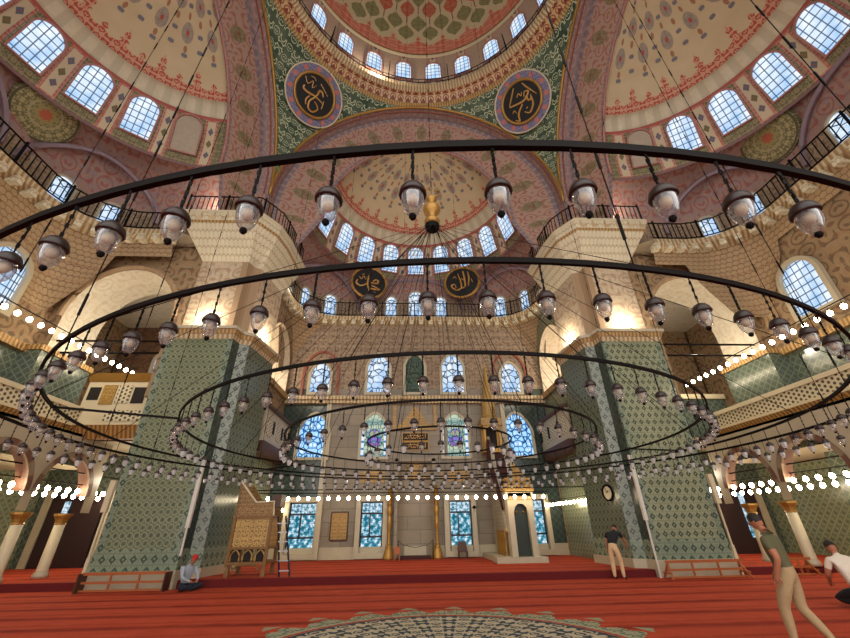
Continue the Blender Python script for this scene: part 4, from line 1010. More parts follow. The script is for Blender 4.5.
# ------------------------------------------------------------------ calligraphy roundels
def roundel(X, R, label, strokes, ring_out=None, name='calligraphy_roundel'):
    o = thing(name, label, 'calligraphy roundel'); o.matrix_world = X
    # local: x right, y up, z out
    def disc(b, r, z0, z1, n=40):
        b.grid(lambda u, v: (r*math.cos(2*PI*u), r*math.sin(2*PI*u), z0+(z1-z0)*v), n, 1); b.poly([(r*math.cos(2*PI*i/n), r*math.sin(2*PI*i/n), z1) for i in range(n)])
    if ring_out:
        b = MB(); disc(b, R*ring_out, 0, .06); b.obj('painted_border', 'roundel_border', o)
        b = MB(); b.tube([(R*ring_out*math.cos(2*PI*i/48), R*ring_out*math.sin(2*PI*i/48), .06) for i in range(48)], .045, 6, True); b.obj('white_edge', 'marble_pale', o)
    b = MB(); disc(b, R, .0, .12); b.obj('board', 'blackboard', o)
    b = MB(); b.tube([(R*math.cos(2*PI*i/48), R*math.sin(2*PI*i/48), .12) for i in range(48)], R*.075, 8, True); b.obj('gilt_rim', 'gold', o, smooth=True)
    b = MB()
    for st in strokes:
        w, pts = st[0]*.78, st[1:]
        sm = []
        for i in range(len(pts)-1):
            p0 = pts[max(0, i-1)]; p1 = pts[i]; p2 = pts[i+1]; p3 = pts[min(len(pts)-1, i+2)]
            for t in (0, .25, .5, .75):
                sm.append(tuple(.5*((2*p1[k])+(-p0[k]+p2[k])*t+(2*p0[k]-5*p1[k]+4*p2[k]-p3[k])*t*t+(-p0[k]+3*p1[k]-3*p2[k]+p3[k])*t**3) for k in (0, 1)))
        sm.append(pts[-1]); m = len(sm)
        b.tube([(x*R*.86, y*R*.86, .13) for x, y in sm], [R*w*(.55+.45*math.sin(PI*min(1, .15+i/m))) for i in range(m)], 5)
    b.obj('lettering', 'gold_bright', o)
    return o
flat('gold_bright', '#c08f4a', .45, .2)
g = G('roundel_border'); x, y, z = g.xyz(); an = g.m('ARCTAN2', x, y); r = g.sq(x*x+y*y)
f = (g.fr(an*(12/(2*PI)))-.5); rr_ = r-1.46; dd = g.sq(f*f*.72+rr_*rr_)
M['roundel_border'] = g.bsdf(g.mix(g.step(dd, .16, .12), g.mix(g.scroll(x, y, .5, 20, .2)*.5, '#5f5a78', '#8f8aa0'), '#b8685a'), .7)
S_MUH = [(.07, (-.07, .55), (-.1, .1), (-.1, -.2), (.05, -.72)), (.07, (-.8, .1), (-.86, -.15), (-.6, -.32), (-.3, -.22), (-.1, .02)), (.07, (.25, .12), (.42, .28), (.6, .2), (.5, .02), (.1, .0), (.02, -.14), (.35, -.26), (.74, -.42)), (.07, (.74, -.42), (.4, -.46), (.05, -.42)), (.035, (-.7, .4), (-.55, .2), (-.4, .45), (-.25, .2), (-.2, .45)), (.03, (-.5, .55), (-.35, .62)), (.03, (.35, -.65), (.45, -.7))]
S_ALL = [(.07, (.45, .8), (.5, .3), (.42, -.35)), (.07, (.12, .85), (.2, .2), (.2, -.35), (-.05, -.5)), (.07, (-.22, .7), (-.1, .1), (-.05, -.4), (-.35, -.6), (-.6, -.45)), (.06, (-.6, -.45), (-.72, -.2), (-.5, -.12), (-.42, -.38), (-.6, -.45)), (.035, (.0, .3), (.12, .15), (.25, .35)), (.03, (-.6, .35), (-.45, .5), (-.35, .3)), (.03, (.65, .2), (.72, -.1))]
S_ABU = [(.05, (-.12, .92), (-.45, .5), (-.72, .15)), (.07, (-.72, .12), (-.2, .0), (.15, -.02), (.38, .1), (.55, .28), (.35, .38), (.22, .15)), (.06, (.38, .1), (.36, -.12), (.52, -.18), (.6, .05)), (.06, (.58, -.1), (.52, -.5), (.2, -.8), (-.05, -.6)), (.06, (.0, -.15), (-.4, -.5), (-.5, -.9), (-.68, -.72)), (.05, (.4, .88), (.62, .4), (.9, -.12)), (.035, (-.15, .35), (0, .5), (.1, .3), (.2, .48)), (.03, (-.7, -.3), (-.55, -.2), (-.5, -.4)), (.035, (.1, -.5), (.2, -.45))]
S_OMR = [(.03, (.02, .75), (.3, .6), (.62, .42)), (.07, (.1, .12), (.12, .38), (.28, .4), (.42, .22)), (.07, (-.72, .1), (-.68, -.08), (-.3, -.1), (.05, -.04), (.6, -.12)), (.06, (.1, .12), (-.0, -.15), (-.15, -.45), (-.08, -.8), (.2, -.88), (.42, -.6), (.3, -.4), (.1, -.3)), (.05, (-.25, -.2), (-.35, -.5), (-.25, -.75)), (.03, (-.85, .55), (-.6, .3), (-.4, .6), (-.3, .25), (-.15, .5)), (.03, (-.6, .75), (-.4, .8), (-.25, .7)), (.03, (.55, .05), (.6, -.4))]
def facing(p, target, lift=0):
    """matrix at p with local z towards target, y up"""
    p = Vector(p); z = (Vector(target)-p).normalized(); x = Vector((0, 0, 1)).cross(z).normalized(); y = z.cross(x)
    return Matrix(((x.x, y.x, z.x, p.x), (x.y, y.y, z.y, p.y), (x.z, y.z, z.z, p.z), (0, 0, 0, 1)))
cs = Vector((AX, DY, SPR))
for (u, v), lab, st in (((312.6, 97), 'large black and gold calligraphy roundel on the green left pendentive', S_OMR), ((523.6, 103.3), 'large black and gold calligraphy roundel on the green right pendentive', S_ABU)):
    c0 = Vector((CX, CY, CZ)); d = (at(u, v, Y=13)-c0).normalized(); oc = c0-cs; bq = d.dot(oc); t = -bq+math.sqrt(bq*bq-oc.dot(oc)+RP*RP); p = c0+d*t
    nrm = (cs-p).normalized(); X = facing(p+nrm*.28, cs); roundel(X, 1.2, lab, st, 1.42)
roundel(facing(at(369, 283.5, Y=21.95), (at(369, 283.5, Y=21.95)+Vector((.5, -2, -.1)))), 1.18, 'round black and gold calligraphy board hung left of centre on the balcony railing', S_MUH)
roundel(facing(at(462, 283, Y=21.95), (at(462, 283, Y=21.95)+Vector((-.5, -2, -.1)))), 1.18, 'round black and gold calligraphy board hung right of centre on the balcony railing', S_ALL)
# painted rosettes at the corners of the side semi-domes are surface pattern (discs on the drum foot)
# ------------------------------------------------------------------ inscription panels over the mihrab
for i, zc in enumerate((6.12, 5.62)):
    o = thing('inscription_panel', 'black and gold Arabic inscription panel over the prayer niche, %s of two' % ('upper', 'lower')[i], 'inscription', (-.08, FY-.06, zc))
    b = MB(); b.b2(-.72, .72, -.03, .03, -.21, .21); b.obj('board', 'blackboard', o)
    b = MB()
    for a, c in (((-.74, -.22), (.74, -.22)), ((-.74, .22), (.74, .22)), ((-.74, -.22), (-.74, .22)), ((.74, -.22), (.74, .22))): b.bar((a[0], -.04, a[1]), (c[0], -.04, c[1]), .04)
    b.obj('gilt_frame', 'gold', o)
    b = MB(); rnd = random.Random(i+3)
    for k in range(9):
        x = .58-.145*k
        if k % 3 == 0: b.tube([(x, -.045, .16), (x-.01, -.045, -.02), (x-.03, -.045, -.12)], [.02, .018, .012], 4)
        else:
            b.tube([(x+.06, -.045, .02), (x, -.045, -.1), (x-.07, -.045, -.08), (x-.09, -.045, .04)], [.012, .02, .02, .01], 4)
        b.box((x-.02, -.045, .12-.02*(k % 2)), (.03, .01, .02))
    b.tube([(.5, -.045, .1), (.2, -.045, .04), (-.1, -.045, .1), (-.45, -.045, .05)], [.01, .02, .018, .01], 4)
    b.obj('lettering', 'gold_bright', o)
# ------------------------------------------------------------------ minbar
mb = thing('minbar', 'tall white marble pulpit with gilded portal, stair and gilded conical spire', 'pulpit', (4.2, 19.2, .22))
def mo(b, n, m, parent=mb, sm=False): return b.obj(n, m, parent, Matrix.Translation((-4.2, -19.2, -.22)) if parent is mb else None, sm)
b = MB(); b.b2(3.2, 5.35, 18.4, 19.3, .22, .42); b.b2(3.3, 4.9, 19.3, 22.3, .22, .42); mo(b, 'plinth', 'marble')
b = MB()   # portal frame with arched opening
for x0, x1_ in ((3.95, 4.2), (4.85, 5.1)): b.b2(x0, x1_, 18.75, 19.3, .42, 2.75)
b.b2(4.2, 4.85, 18.75, 19.3, 2.45, 2.85); b.b2(3.9, 5.15, 18.7, 19.35, 2.75, 2.95)
b.poly([(4.2, 18.76, 2.45), (4.2, 18.76, 2.1), (4.27, 18.76, 2.3), (4.38, 18.76, 2.42), (4.525, 18.76, 2.47)]); b.poly([(4.85, 18.76, 2.45), (4.525, 18.76, 2.47), (4.67, 18.76, 2.42), (4.78, 18.76, 2.3), (4.85, 18.76, 2.1)])
mo(b, 'portal', 'marble')
b = MB(); b.b2(4.18, 4.87, 19.0, 19.06, .42, 2.5); mo(b, 'portal_door', 'dark_green')
b = MB(); b.b2(4.2, 4.8, 18.99, 19.0, 2.0, 2.2)
for x in (4.35, 4.68):
    b = MB(); b.lathe([(0, -.07), (.08, 0), (0, .07)], (x, 18.97, 2.12), 10); mo(b, 'gilt_boss', 'gold')
b = MB(); b.b2(3.85, 5.2, 18.65, 19.4, 2.95, 3.1)
for i in range(7): b.lathe([(.09, 0), (.12, .12), (.07, .22), (0, .34)], (3.95+i*.19, 18.75, 3.1), 6)
b.b2(4.02, 5.03, 18.78, 19.28, 3.1, 3.45); b.b2(3.95, 5.1, 18.7, 19.3, 3.45, 3.52); b.prism([(4.1, 18.8), (4.95, 18.8), (4.95, 19.25), (4.1, 19.25)], 3.52, 4.0, taper=[(4.38, 18.95), (4.67, 18.95), (4.67, 19.1), (4.38, 19.1)]); b.lathe([(.1, 0), (.13, .1), (.05, .2), (0, .4)], (4.52, 19.02, 3.9), 8)
b.b2(4.0, 5.05, 18.7, 18.76, 2.6, 2.9)
mo(b, 'crown', 'gilt_relief')
b = MB()     # stair body: stepped solid
for i in range(12):
    y0 = 19.3+i*.18; z1 = .42+(i+1)*.38; b.b2(4.0, 4.8, y0, 22.3, z1-.38, z1)
mo(b, 'stair', 'marble')
b = MB()
for i in range(12): y0 = 19.3+i*.18; b.b2(4.15, 4.65, y0-.012, y0+.18, .42+(i+1)*.38, .42+(i+1)*.38+.02); b.b2(4.15, 4.65, y0-.015, y0, .42+i*.38, .42+(i+1)*.38)
mo(b, 'stair_carpet', 'maroon')
for x in (3.95, 4.85):
    b = MB(); b.poly([(x-.04, 19.3, .42), (x-.04, 21.6, .42), (x-.04, 21.6, 5.9), (x-.04, 19.3, 1.3)]); b.poly([(x+.04, 19.3, .42), (x+.04, 21.6, .42), (x+.04, 21.6, 5.9), (x+.04, 19.3, 1.3)]); b.bar((x, 19.3, 1.33), (x, 21.6, 5.93), .12, .1)
    mo(b, 'side_panel', 'lattice_marble')
b = MB()
for i in range(7): b.lathe([(.035, 0), (.05, .1), (.03, .4), (.05, .75), (.035, .85)], (3.85, 19.4+i*.26, .5), 6)
b.b2(3.8, 3.9, 19.3, 21.1, .42, .5); b.b2(3.8, 3.9, 19.3, 21.1, 1.35, 1.45); mo(b, 'balustrade', 'gold')
b = MB()
for x in (3.7, 4.55):
    for y in (21.5, 22.2): b.b2(x, x+.12, y-.06, y+.06, 5.2, 6.6)
b.b2(3.62, 4.75, 21.4, 22.3, 5.1, 5.3)
mo(b, 'canopy_posts', 'gold')
b = MB(); b.b2(3.84, 4.55, 22.1, 22.2, 5.3, 6.55); mo(b, 'canopy_shade', 'void_shade')  # dark sheet painting the shade inside the kiosk
b = MB(); b.b2(3.6, 4.78, 21.35, 22.32, 6.55, 6.95)
for x0 in (3.82,): b.poly([(3.82, 21.42, 6.55), (3.82, 21.42, 6.3), (4.0, 21.42, 6.45), (4.18, 21.42, 6.52), (4.36, 21.42, 6.45), (4.55, 21.42, 6.3), (4.55, 21.42, 6.55)])
mo(b, 'canopy', 'gilt_relief')
b = MB(); b.lathe([(.42, 6.95), (.46, 7.1), (.4, 7.2), (.38, 7.9), (.3, 8.1), (.16, 9.3), (.06, 9.9), (.1, 10.0), (.05, 10.1), (0, 10.4)], (4.18, 21.85, 0), 12); mo(b, 'spire', 'gilt_relief')
# dark drape hanging from canopy to portal
b = MB(); dr = [(at(488, 440, Y=21.3)), (at(489, 458, Y=21.1)), (at(493, 475, Y=20.4)), (at(498, 490, Y=19.8)), (at(503, 510, Y=19.5))]
b.tube(dr, [.1, .13, .13, .1, .05], 8); mo(b, 'curtain', 'maroon', sm=True)
# ------------------------------------------------------------------ mihrab candlesticks
def candlestick(x, y, label):
    o = thing('candlestick', label, 'candlestick', (x, y, .22))
    b = MB(); b.lathe([(0, 0), (.3, 0), (.29, .08), (.2, .38), (.15, .5), (.19, .55), (.1, .6)], n=20); b.obj('base', 'gold', o, smooth=True)
    b = MB(); b.lathe([(.09, .6), (.11, .7), (.06, .8), (.1, .9), (.06, 1.0), (.1, 1.12), (.06, 1.25), (.11, 1.35), (.12, 1.75), (.07, 1.85), (.1, 1.95), (.15, 2.1), (.13, 2.3), (.07, 2.4)], n=14); b.obj('stem', 'gold', o, smooth=True)
    b = MB(); b.lathe([(.12, 2.4), (.12, 3.1), (.08, 3.12), (.08, 3.3), (0, 3.32)], n=14); b.obj('candle', 'gold_dark', o, smooth=True)
candlestick(-1.42, 21.9, 'tall gilded brass candlestick standing left of the prayer niche')
candlestick(.98, 21.8, 'tall gilded brass candlestick standing right of the prayer niche')
o = thing('wooden_stand', 'small orange wooden stand in front of the prayer niche', 'stand', (-1.0, 21.2, .22))
b = MB(); b.b2(-.14, .14, -.1, .1, .25, .3); b.b2(-.14, .14, .06, .1, .3, .55); b.obj('top', 'wood', o)
for sx in (-1, 1): b = MB(); b.b2(sx*.14, sx*.1, -.1, .1, 0, .26); b.obj('leg', 'wood', o)
o = thing('prayer_mat', 'dark red low prayer mat and railing before the prayer niche', 'mat', (-.1, 21.85, .22))
b = MB(); b.b2(-.75, .75, -.35, .3, 0.0, .14); b.obj('mat', 'maroon', o)
b = MB()
for x in (-.85, .85): b.tube([(x, -.3, 0), (x, -.3, .8)], .02, 5)
b.tube([(-.85, -.3, .8), (-.6, -.3, .6), (0, -.3, .5), (.6, -.3, .6), (.85, -.3, .8)], .015, 5); b.obj('rope_rail', 'brown_cap', o)
o = thing('armchair', 'brown carved armchair in front of the window right of the niche', 'chair', (2.2, 21.6, .22)); o.scale = (.75,)*3
b = MB(); b.b2(-.3, .3, -.25, .25, .35, .45); b.obj('seat', 'wood_dark', o)
b = MB(); b.prism([(-.33, .2), (.33, .2), (.33, .27), (-.33, .27)], .45, .95, taper=[(-.25, .22), (.25, .22), (.25, .3), (-.25, .3)]); b.obj('backrest', 'wood_dark', o)
for sx in (-1, 1):
    for sy in (-1, 1): b = MB(); b.b2(sx*.27-.03, sx*.27+.03, sy*.2-.03, sy*.2+.03, 0, .36); b.obj('leg', 'wood_dark', o)
o = thing('wall_lantern', 'dark pointed lantern hanging beside the window right of the niche', 'lantern', tuple(at(474, 508, Y=22.2)))
b = MB(); b.lathe([(.0, .25), (.12, .05), (.14, 0), (.1, -.03)], n=8); b.obj('cap', 'iron', o); b = MB(); b.tube([(0, 0, .25), (0, .25, .35)], .012, 4); b.obj('bracket', 'iron', o); b = MB(); b.lathe([(.1, -.03), (.08, -.2), (0, -.24)], n=8); b.obj('glass', 'glass', o)
p = at(339, 526, Y=FY-.1)
o = thing('notice_board', 'brown framed panel mounted on the stone wall between the two left windows', 'panel', (p.x, FY-.06, p.z))
b = MB(); b.b2(-.42, .42, -.02, .04, -.62, .62); b.obj('board', 'gilt_relief', o)
b = MB()
for a, c in (((-.43, -.63), (.43, -.63)), ((-.43, .63), (.43, .63)), ((-.43, -.63), (-.43, .63)), ((.43, -.63), (.43, .63))): b.bar((a[0], -.03, a[1]), (c[0], -.03, c[1]), .06)
b.obj('frame', 'wood_dark', o)
# ------------------------------------------------------------------ preacher's pulpit and ladder
o = thing('preaching_pulpit', 'carved wooden preaching pulpit inlaid with gold beside the left pier', 'pulpit', (-5.98, 16.1, .22), 0)
flat('inlay_wood', '#7a5526', .5, .1)
m_paint('inlay', '#b8924a', '#4b2f16', '#d8b672', .45, .85, .3, .45)
m_paint('inlay_dark', '#8a6432', '#33200f', '#b8924e', .45, .8, .4, .45)
X0 = Matrix.Identity(4)
b = MB(); b.b2(-.66, .6, -.55, .55, .82, 1.75); b.obj('panel', 'inlay', o)
b = MB()
for x in (-.66, .6):
    for y in (-.55, .55): b.b2(x-.05, x+.05, y-.05, y+.05, .3, 1.85)
for z in (.36, .8, 1.75): b.b2(-.72, .66, -.61, -.53, z, z+.07); b.b2(-.72, .66, .53, .61, z, z+.07); b.b2(.58, .66, -.6, .6, z, z+.07); b.b2(-.72, -.64, -.6, .6, z, z+.07)
b.obj('frame', 'inlay_wood', o)
for i in range(3):
    b = MB(); x = -.44+i*.42; b.b2(x-.14, x+.14, -.5, -.48, .44, .8); b.obj('arch_shade', 'void_shade', o)  # dark plate painting the shade of an open arch
    b = MB(); b.tube([(x-.15, -.54, .44), (x-.15, -.54, .62), (x-.08, -.54, .73), (x, -.54, .79), (x+.08, -.54, .73), (x+.15, -.54, .62), (x+.15, -.54, .44)], .025, 5); b.obj('arch_frame', 'inlay', o)
for x, y in ((-.62, -.5), (.58, -.5), (-.62, .5), (.58, .5)):
    b = MB(); b.prism([(x-.07, y-.06), (x+.07, y-.06), (x+.07, y+.06), (x-.07, y+.06)], 0, .38, taper=[(x-.05, y-.05), (x+.05, y-.05), (x+.05, y+.05), (x-.05, y+.05)]); b.obj('leg', 'inlay_wood', o)
b = MB(); b.tube([(-.55, -.55, .36), (-.45, -.55, .22), (-.3, -.55, .33), (0, -.55, .34), (.3, -.55, .33), (.42, -.55, .2), (.52, -.55, .34)], .035, 5); b.obj('apron', 'inlay_wood', o)
# parapet and sloping back
b = MB(); b.poly([(-.66, -.57, 1.82), (.6, -.57, 1.82), (.6, -.57, 2.25), (-.05, -.57, 2.22), (-.25, -.57, 2.45), (-.55, -.57, 2.85), (-.66, -.57, 2.95)]); b.poly([(-.66, .57, 1.82), (.6, .57, 1.82), (.6, .57, 2.25), (-.05, .57, 2.22), (-.25, .57, 2.45), (-.55, .57, 2.85), (-.66, .57, 2.95)]); b.b2(-.7, -.64, -.57, .57, 1.8, 2.95); b.obj('parapet', 'inlay_dark', o)
b = MB(); b.tube([(-.7, -.58, 2.98), (-.25, -.58, 2.5), (-.02, -.58, 2.26), (.62, -.58, 2.28), (.66, -.58, 1.82)], .035, 5); b.obj('rail', 'marble_pale', o)
b = MB(); b.b2(.5, .82, -.5, .1, 2.1, 2.5); b.obj('book_box', 'wood_dark', o)
ld = thing('stepladder', 'dark metal stepladder leaning against the preaching pulpit', 'ladder', (-4.62, 15.5, .22))
for xx in (-.17, .17):
    b = MB(); b.bar((xx, -.1, .0), (xx*.8-.42, .12, 1.8), .035, .05); b.obj('rail', 'navy_cloth', ld)
for i in range(6):
    t = (i+.6)/6.4; b = MB(); b.b2(-.42*t-.16, -.42*t+.16, -.1+.22*t-.03, -.1+.22*t+.03, 1.8*t-.018, 1.8*t+.018); b.obj('rung', 'aluminium', ld)
# ------------------------------------------------------------------ book racks along the piers
def rack(x0, x1, y, nb, label, slant=False):
    o = thing('book_rack', label, 'rack', ((x0+x1)/2, y, 0)); w = (x1-x0)/2
    b = MB(); b.b2(-w, w, -.06, -.02, .44, .52); b.obj('top_rail', 'wood', o)
    b = MB(); b.b2(-w, w, -.06, -.02, .22, .28); b.obj('middle_rail', 'wood', o)
    b = MB(); b.b2(-w, w, -.06, -.02, .02, .07); b.obj('bottom_rail', 'wood', o)
    for k in (-1, 1):
        b = MB()
        if slant: b.bar((k*w, -.25, 0), (k*(w-.12), .1, .5), .05, .05); b.bar((k*w, .25, 0), (k*(w-.12), .0, .5), .05, .05); b.b2(k*w-.03, k*w+.03, -.2, .2, .15, .19)
        else: b.b2(k*w-.02, k*w+.02, -.22, .16, 0, .5)
        b.obj('end_frame', 'wood' if slant else 'wood_dark', o)
    for i in range(1, nb):
        x = -w+2*w*i/nb; b = MB(); b.b2(x-.025, x+.025, -.055, -.015, .05, .46); b.obj('post', 'wood', o)
rack(-10.55, -7.98, 14.62, 3, 'low red-brown wooden book rack along the foot of the left pier')
rack(7.95, 10.6, 14.5, 3, 'low orange wooden book rack along the foot of the right pier', True)
for i, (x, y, w, lab) in enumerate(((12.6, 14.6, .9, 'small wooden rack with slanted ends beside the right aisle column'), (15.0, 13.9, 1.9, 'long wooden rack against the right aisle wall behind the kneeling man'))):
    rack(x-w/2, x+w/2, y, 2, lab, True)
# clock
o = thing('wall_clock', 'round wall clock on the tiled inner side of the right pier', 'clock'); X = facing(at(597, 493, Y=16.3)+Vector((-.04, 0, 0)), at(597, 493, Y=16.3)+Vector((-2, -.45, 0))); o.matrix_world = X
pc = at(597, 493, Y=16.3); xx = 7.58-(16.3-15.7)/(2.3)*.33; o.location = (xx-.04, 16.3, pc.z)
b = MB(); b.lathe([(0, .02), (.27, .02), (.27, .05)], n=28); b.obj('face', 'marble_pale', o); b = MB(); b.tube([(.28*math.cos(2*PI*i/28), .28*math.sin(2*PI*i/28), .03) for i in range(28)], .04, 6, True); b.obj('rim', 'iron', o)
b = MB(); b.bar((0, 0, .06), (.1, .08, .06), .02); b.obj('hour_hand', 'iron', o); b = MB(); b.bar((0, 0, .065), (-.05, .19, .065), .014); b.obj('minute_hand', 'iron', o)
# conduit pipes on the pier edges
for s, lab in ((-1, 'white vertical pipe on the inner edge of the left pier'), (1, 'white vertical pipe on the inner edge of the right pier')):
    b = MB(); b.tube([(s*7.9, 14.86, .0 if s > 0 else .9), (s*7.9, 14.86, 1.7)], .035, 6); b.b2(s*7.9-.06, s*7.9+.06, 14.82, 14.92, 1.7, 3.9); o = b.obj('conduit_pipe', 'white_metal'); tag(o, lab, 'pipe')
for s, lab in ((-1, 'white flat pole on the outer edge of the left pier'), (1, 'white flat pole on the outer edge of the right pier')):
    b = MB(); b.b2(s*10.72, s*10.82, 14.88, 14.98, .0, .9); b.b2(s*10.75, s*10.8, 14.9, 14.96, .9, 3.2); b.b2(s*10.72, s*10.9, 14.86, 14.98, 2.2, 3.2); o = b.obj('edge_pole', 'marble_pale'); tag(o, lab, 'pole')
# ------------------------------------------------------------------ people
def person(name, label, J, edges, mats, root, extra=None, hair=None, pos=(0, 0, 0), rz=0., sub=2):
    """J: name->(pos, radius). edges: (a, b, material). One continuous skinned body."""
    o0 = thing(name, label, 'person', pos, rz)
    def skin(J, edges, root, lv):
        me = bpy.data.meshes.new('b'); names = list(J); ix = {n: i for i, n in enumerate(names)}
        me.from_pydata([J[n][0] for n in names], [(ix[a], ix[b]) for a, b, _ in edges], [])
        o = bpy.data.objects.new('b', me); COL.objects.link(o)
        md = o.modifiers.new('s', 'SKIN'); sv = me.skin_vertices[0].data
        for n in names:
            r = J[n][1]; r = r if isinstance(r, tuple) else (r, r); sv[ix[n]].radius = r; sv[ix[n]].use_root = False
        for r_ in root: sv[ix[r_]].use_root = True
        md.use_smooth_shade = True; md.branch_smoothing = .6
        s2 = o.modifiers.new('u', 'SUBSURF'); s2.levels = lv; s2.render_levels = lv
        dg = bpy.context.evaluated_depsgraph_get(); ev = o.evaluated_get(dg); m2 = bpy.data.meshes.new_from_object(ev)
        bpy.data.objects.remove(o); return m2
    me = skin(J, edges, root, sub)
    names = []
    for a, b_, m in edges:
        if m not in names: names.append(m)
    me.materials.clear()
    for m in names: me.materials.append(M[m])
    segs = [(Vector(J[a][0]), Vector(J[b_][0]), names.index(m), J[a][1], J[b_][1]) for a, b_, m in edges]
    def rad(r): return sum(r)/2 if isinstance(r, tuple) else r
    for p in me.polygons:
        c = p.center; best = 1e9; bi = 0
        for a, b_, mi, ra, rb in segs:
            d = b_-a; t = max(0, min(1, (c-a).dot(d)/max(1e-9, d.length_squared))); q = (c-(a+d*t)).length-(rad(ra)*(1-t)+rad(rb)*t)
            if q < best: best = q; bi = mi
        p.material_index = bi; p.use_smooth = True
    body = bpy.data.objects.new('body', me); COL.objects.link(body); body.parent = o0
    # head detail merged into the body mesh
    bm = bmesh.new(); bm.from_mesh(me)
    hd = extra['head']; hr = extra.get('hr', .105); fd = Vector(extra['face']).normalized(); upv = Vector(extra.get('up', (0, 0, 1))).normalized(); sd = fd.cross(upv).normalized(); upv = sd.cross(fd)
    R = Matrix((sd, fd, upv)).transposed(); si = names.index('skin')
    def blob(c, r, seg=10, mi=si):
        res = bmesh.ops.create_uvsphere(bm, u_segments=seg, v_segments=seg*2//3, radius=1)
        for v in res['verts']: v.co = Vector(hd)+R @ (Vector((v.co.x*r[0], v.co.y*r[1], v.co.z*r[2]))+Vector(c))
        for f in {f for v in res['verts'] for f in v.link_faces}: f.material_index = mi; f.smooth = True
    blob((0, 0, 0), (hr*.74, hr*.92, hr*1.12), 16)
    blob((0, hr*.25, -hr*.55), (hr*.5, hr*.55, hr*.55), 12)                # jaw
    blob((0, hr*.95, -hr*.1), (hr*.13, hr*.2, hr*.25), 8)                  # nose
    for sx in (-1, 1):
        blob((sx*hr*.74, -.005, -hr*.08), (hr*.1, hr*.2, hr*.28), 8)       # ears
    di = names.index('hair') if 'hair' in names else None
    if di is not None:
        for sx in (-1, 1): blob((sx*hr*.3, hr*.84, hr*.1), (hr*.12, hr*.07, hr*.07), 6, di); blob((sx*hr*.3, hr*.87, hr*.26), (hr*.18, hr*.06, hr*.035), 6, di)
        blob((0, hr*.86, -hr*.5), (hr*.22, hr*.05, hr*.03), 6, di)
    bm.to_mesh(me); bm.free()
    # hair or cap
    kind = hair or 'hair'
    bm = bmesh.new(); res = bmesh.ops.create_uvsphere(bm, u_segments=18, v_segments=12, radius=1)
    dele = [v for v in res['verts'] if (v.co.z < -.05 and v.co.y > -.15) or v.co.z < -.45 or (v.co.y > .62 and v.co.z < .45)]
    if kind == 'cap': dele = [v for v in res['verts'] if v.co.z < .12]
    bmesh.ops.delete(bm, geom=dele, context='VERTS')
    k = 1.1 if kind == 'hair' else 1.16
    for v in bm.verts: v.co = Vector(hd)+R @ Vector((v.co.x*hr*.78*k, v.co.y*hr*.9*k-hr*.08, v.co.z*hr*1.08*k+hr*.05))
    for f in bm.faces: f.smooth = True
    m3 = bpy.data.meshes.new('hair'); bm.to_mesh(m3); bm.free(); m3.materials.append(M['red_cloth' if kind == 'cap' else 'hair'])
    h = bpy.data.objects.new('cap' if kind == 'cap' else 'hair', m3); COL.objects.link(h); h.parent = o0
    if kind == 'cap': h['label'] = 'red knitted cap'
    return o0
def fingers(J, Eg, wrist, palm, side, pre, curl=(0, 0, -1), sc_=1.):
    """five fingers rooted in the palm; palm direction d"""
    w = Vector(J[wrist][0]); p = Vector(J[palm][0]); d = (p-w).normalized(); s_ = Vector(side).normalized(); cv = Vector(curl)
    for i, (o, L) in enumerate(((-.03, .075), (-.01, .085), (.01, .08), (.03, .062))):
        a = p+s_*o-d*.01; m = a+d*(L*.55*sc_); e = m+(d*.75+cv*.5).normalized()*(L*.5*sc_)
        J[pre+'f%da' % i] = (tuple(a), .011); J[pre+'f%db' % i] = (tuple(m), .0095); J[pre+'f%dc' % i] = (tuple(e), .008)
        Eg += [(pre+'f%da' % i, pre+'f%db' % i, 'skin'), (pre+'f%db' % i, pre+'f%dc' % i, 'skin')]
    a = w+d*.03+s_*-.02; m = a+(s_*-.8+d*.6).normalized()*.045; e = m+(d*.9+s_*-.2+cv*.2).normalized()*.035
    J[pre+'ta'] = (tuple(a), .013); J[pre+'tb'] = (tuple(m), .011); J[pre+'tc'] = (tuple(e), .009); Eg += [(pre+'ta', pre+'tb', 'skin'), (pre+'tb', pre+'tc', 'skin')]
    return [pre+'f%da' % i for i in range(4)]+[pre+'ta']
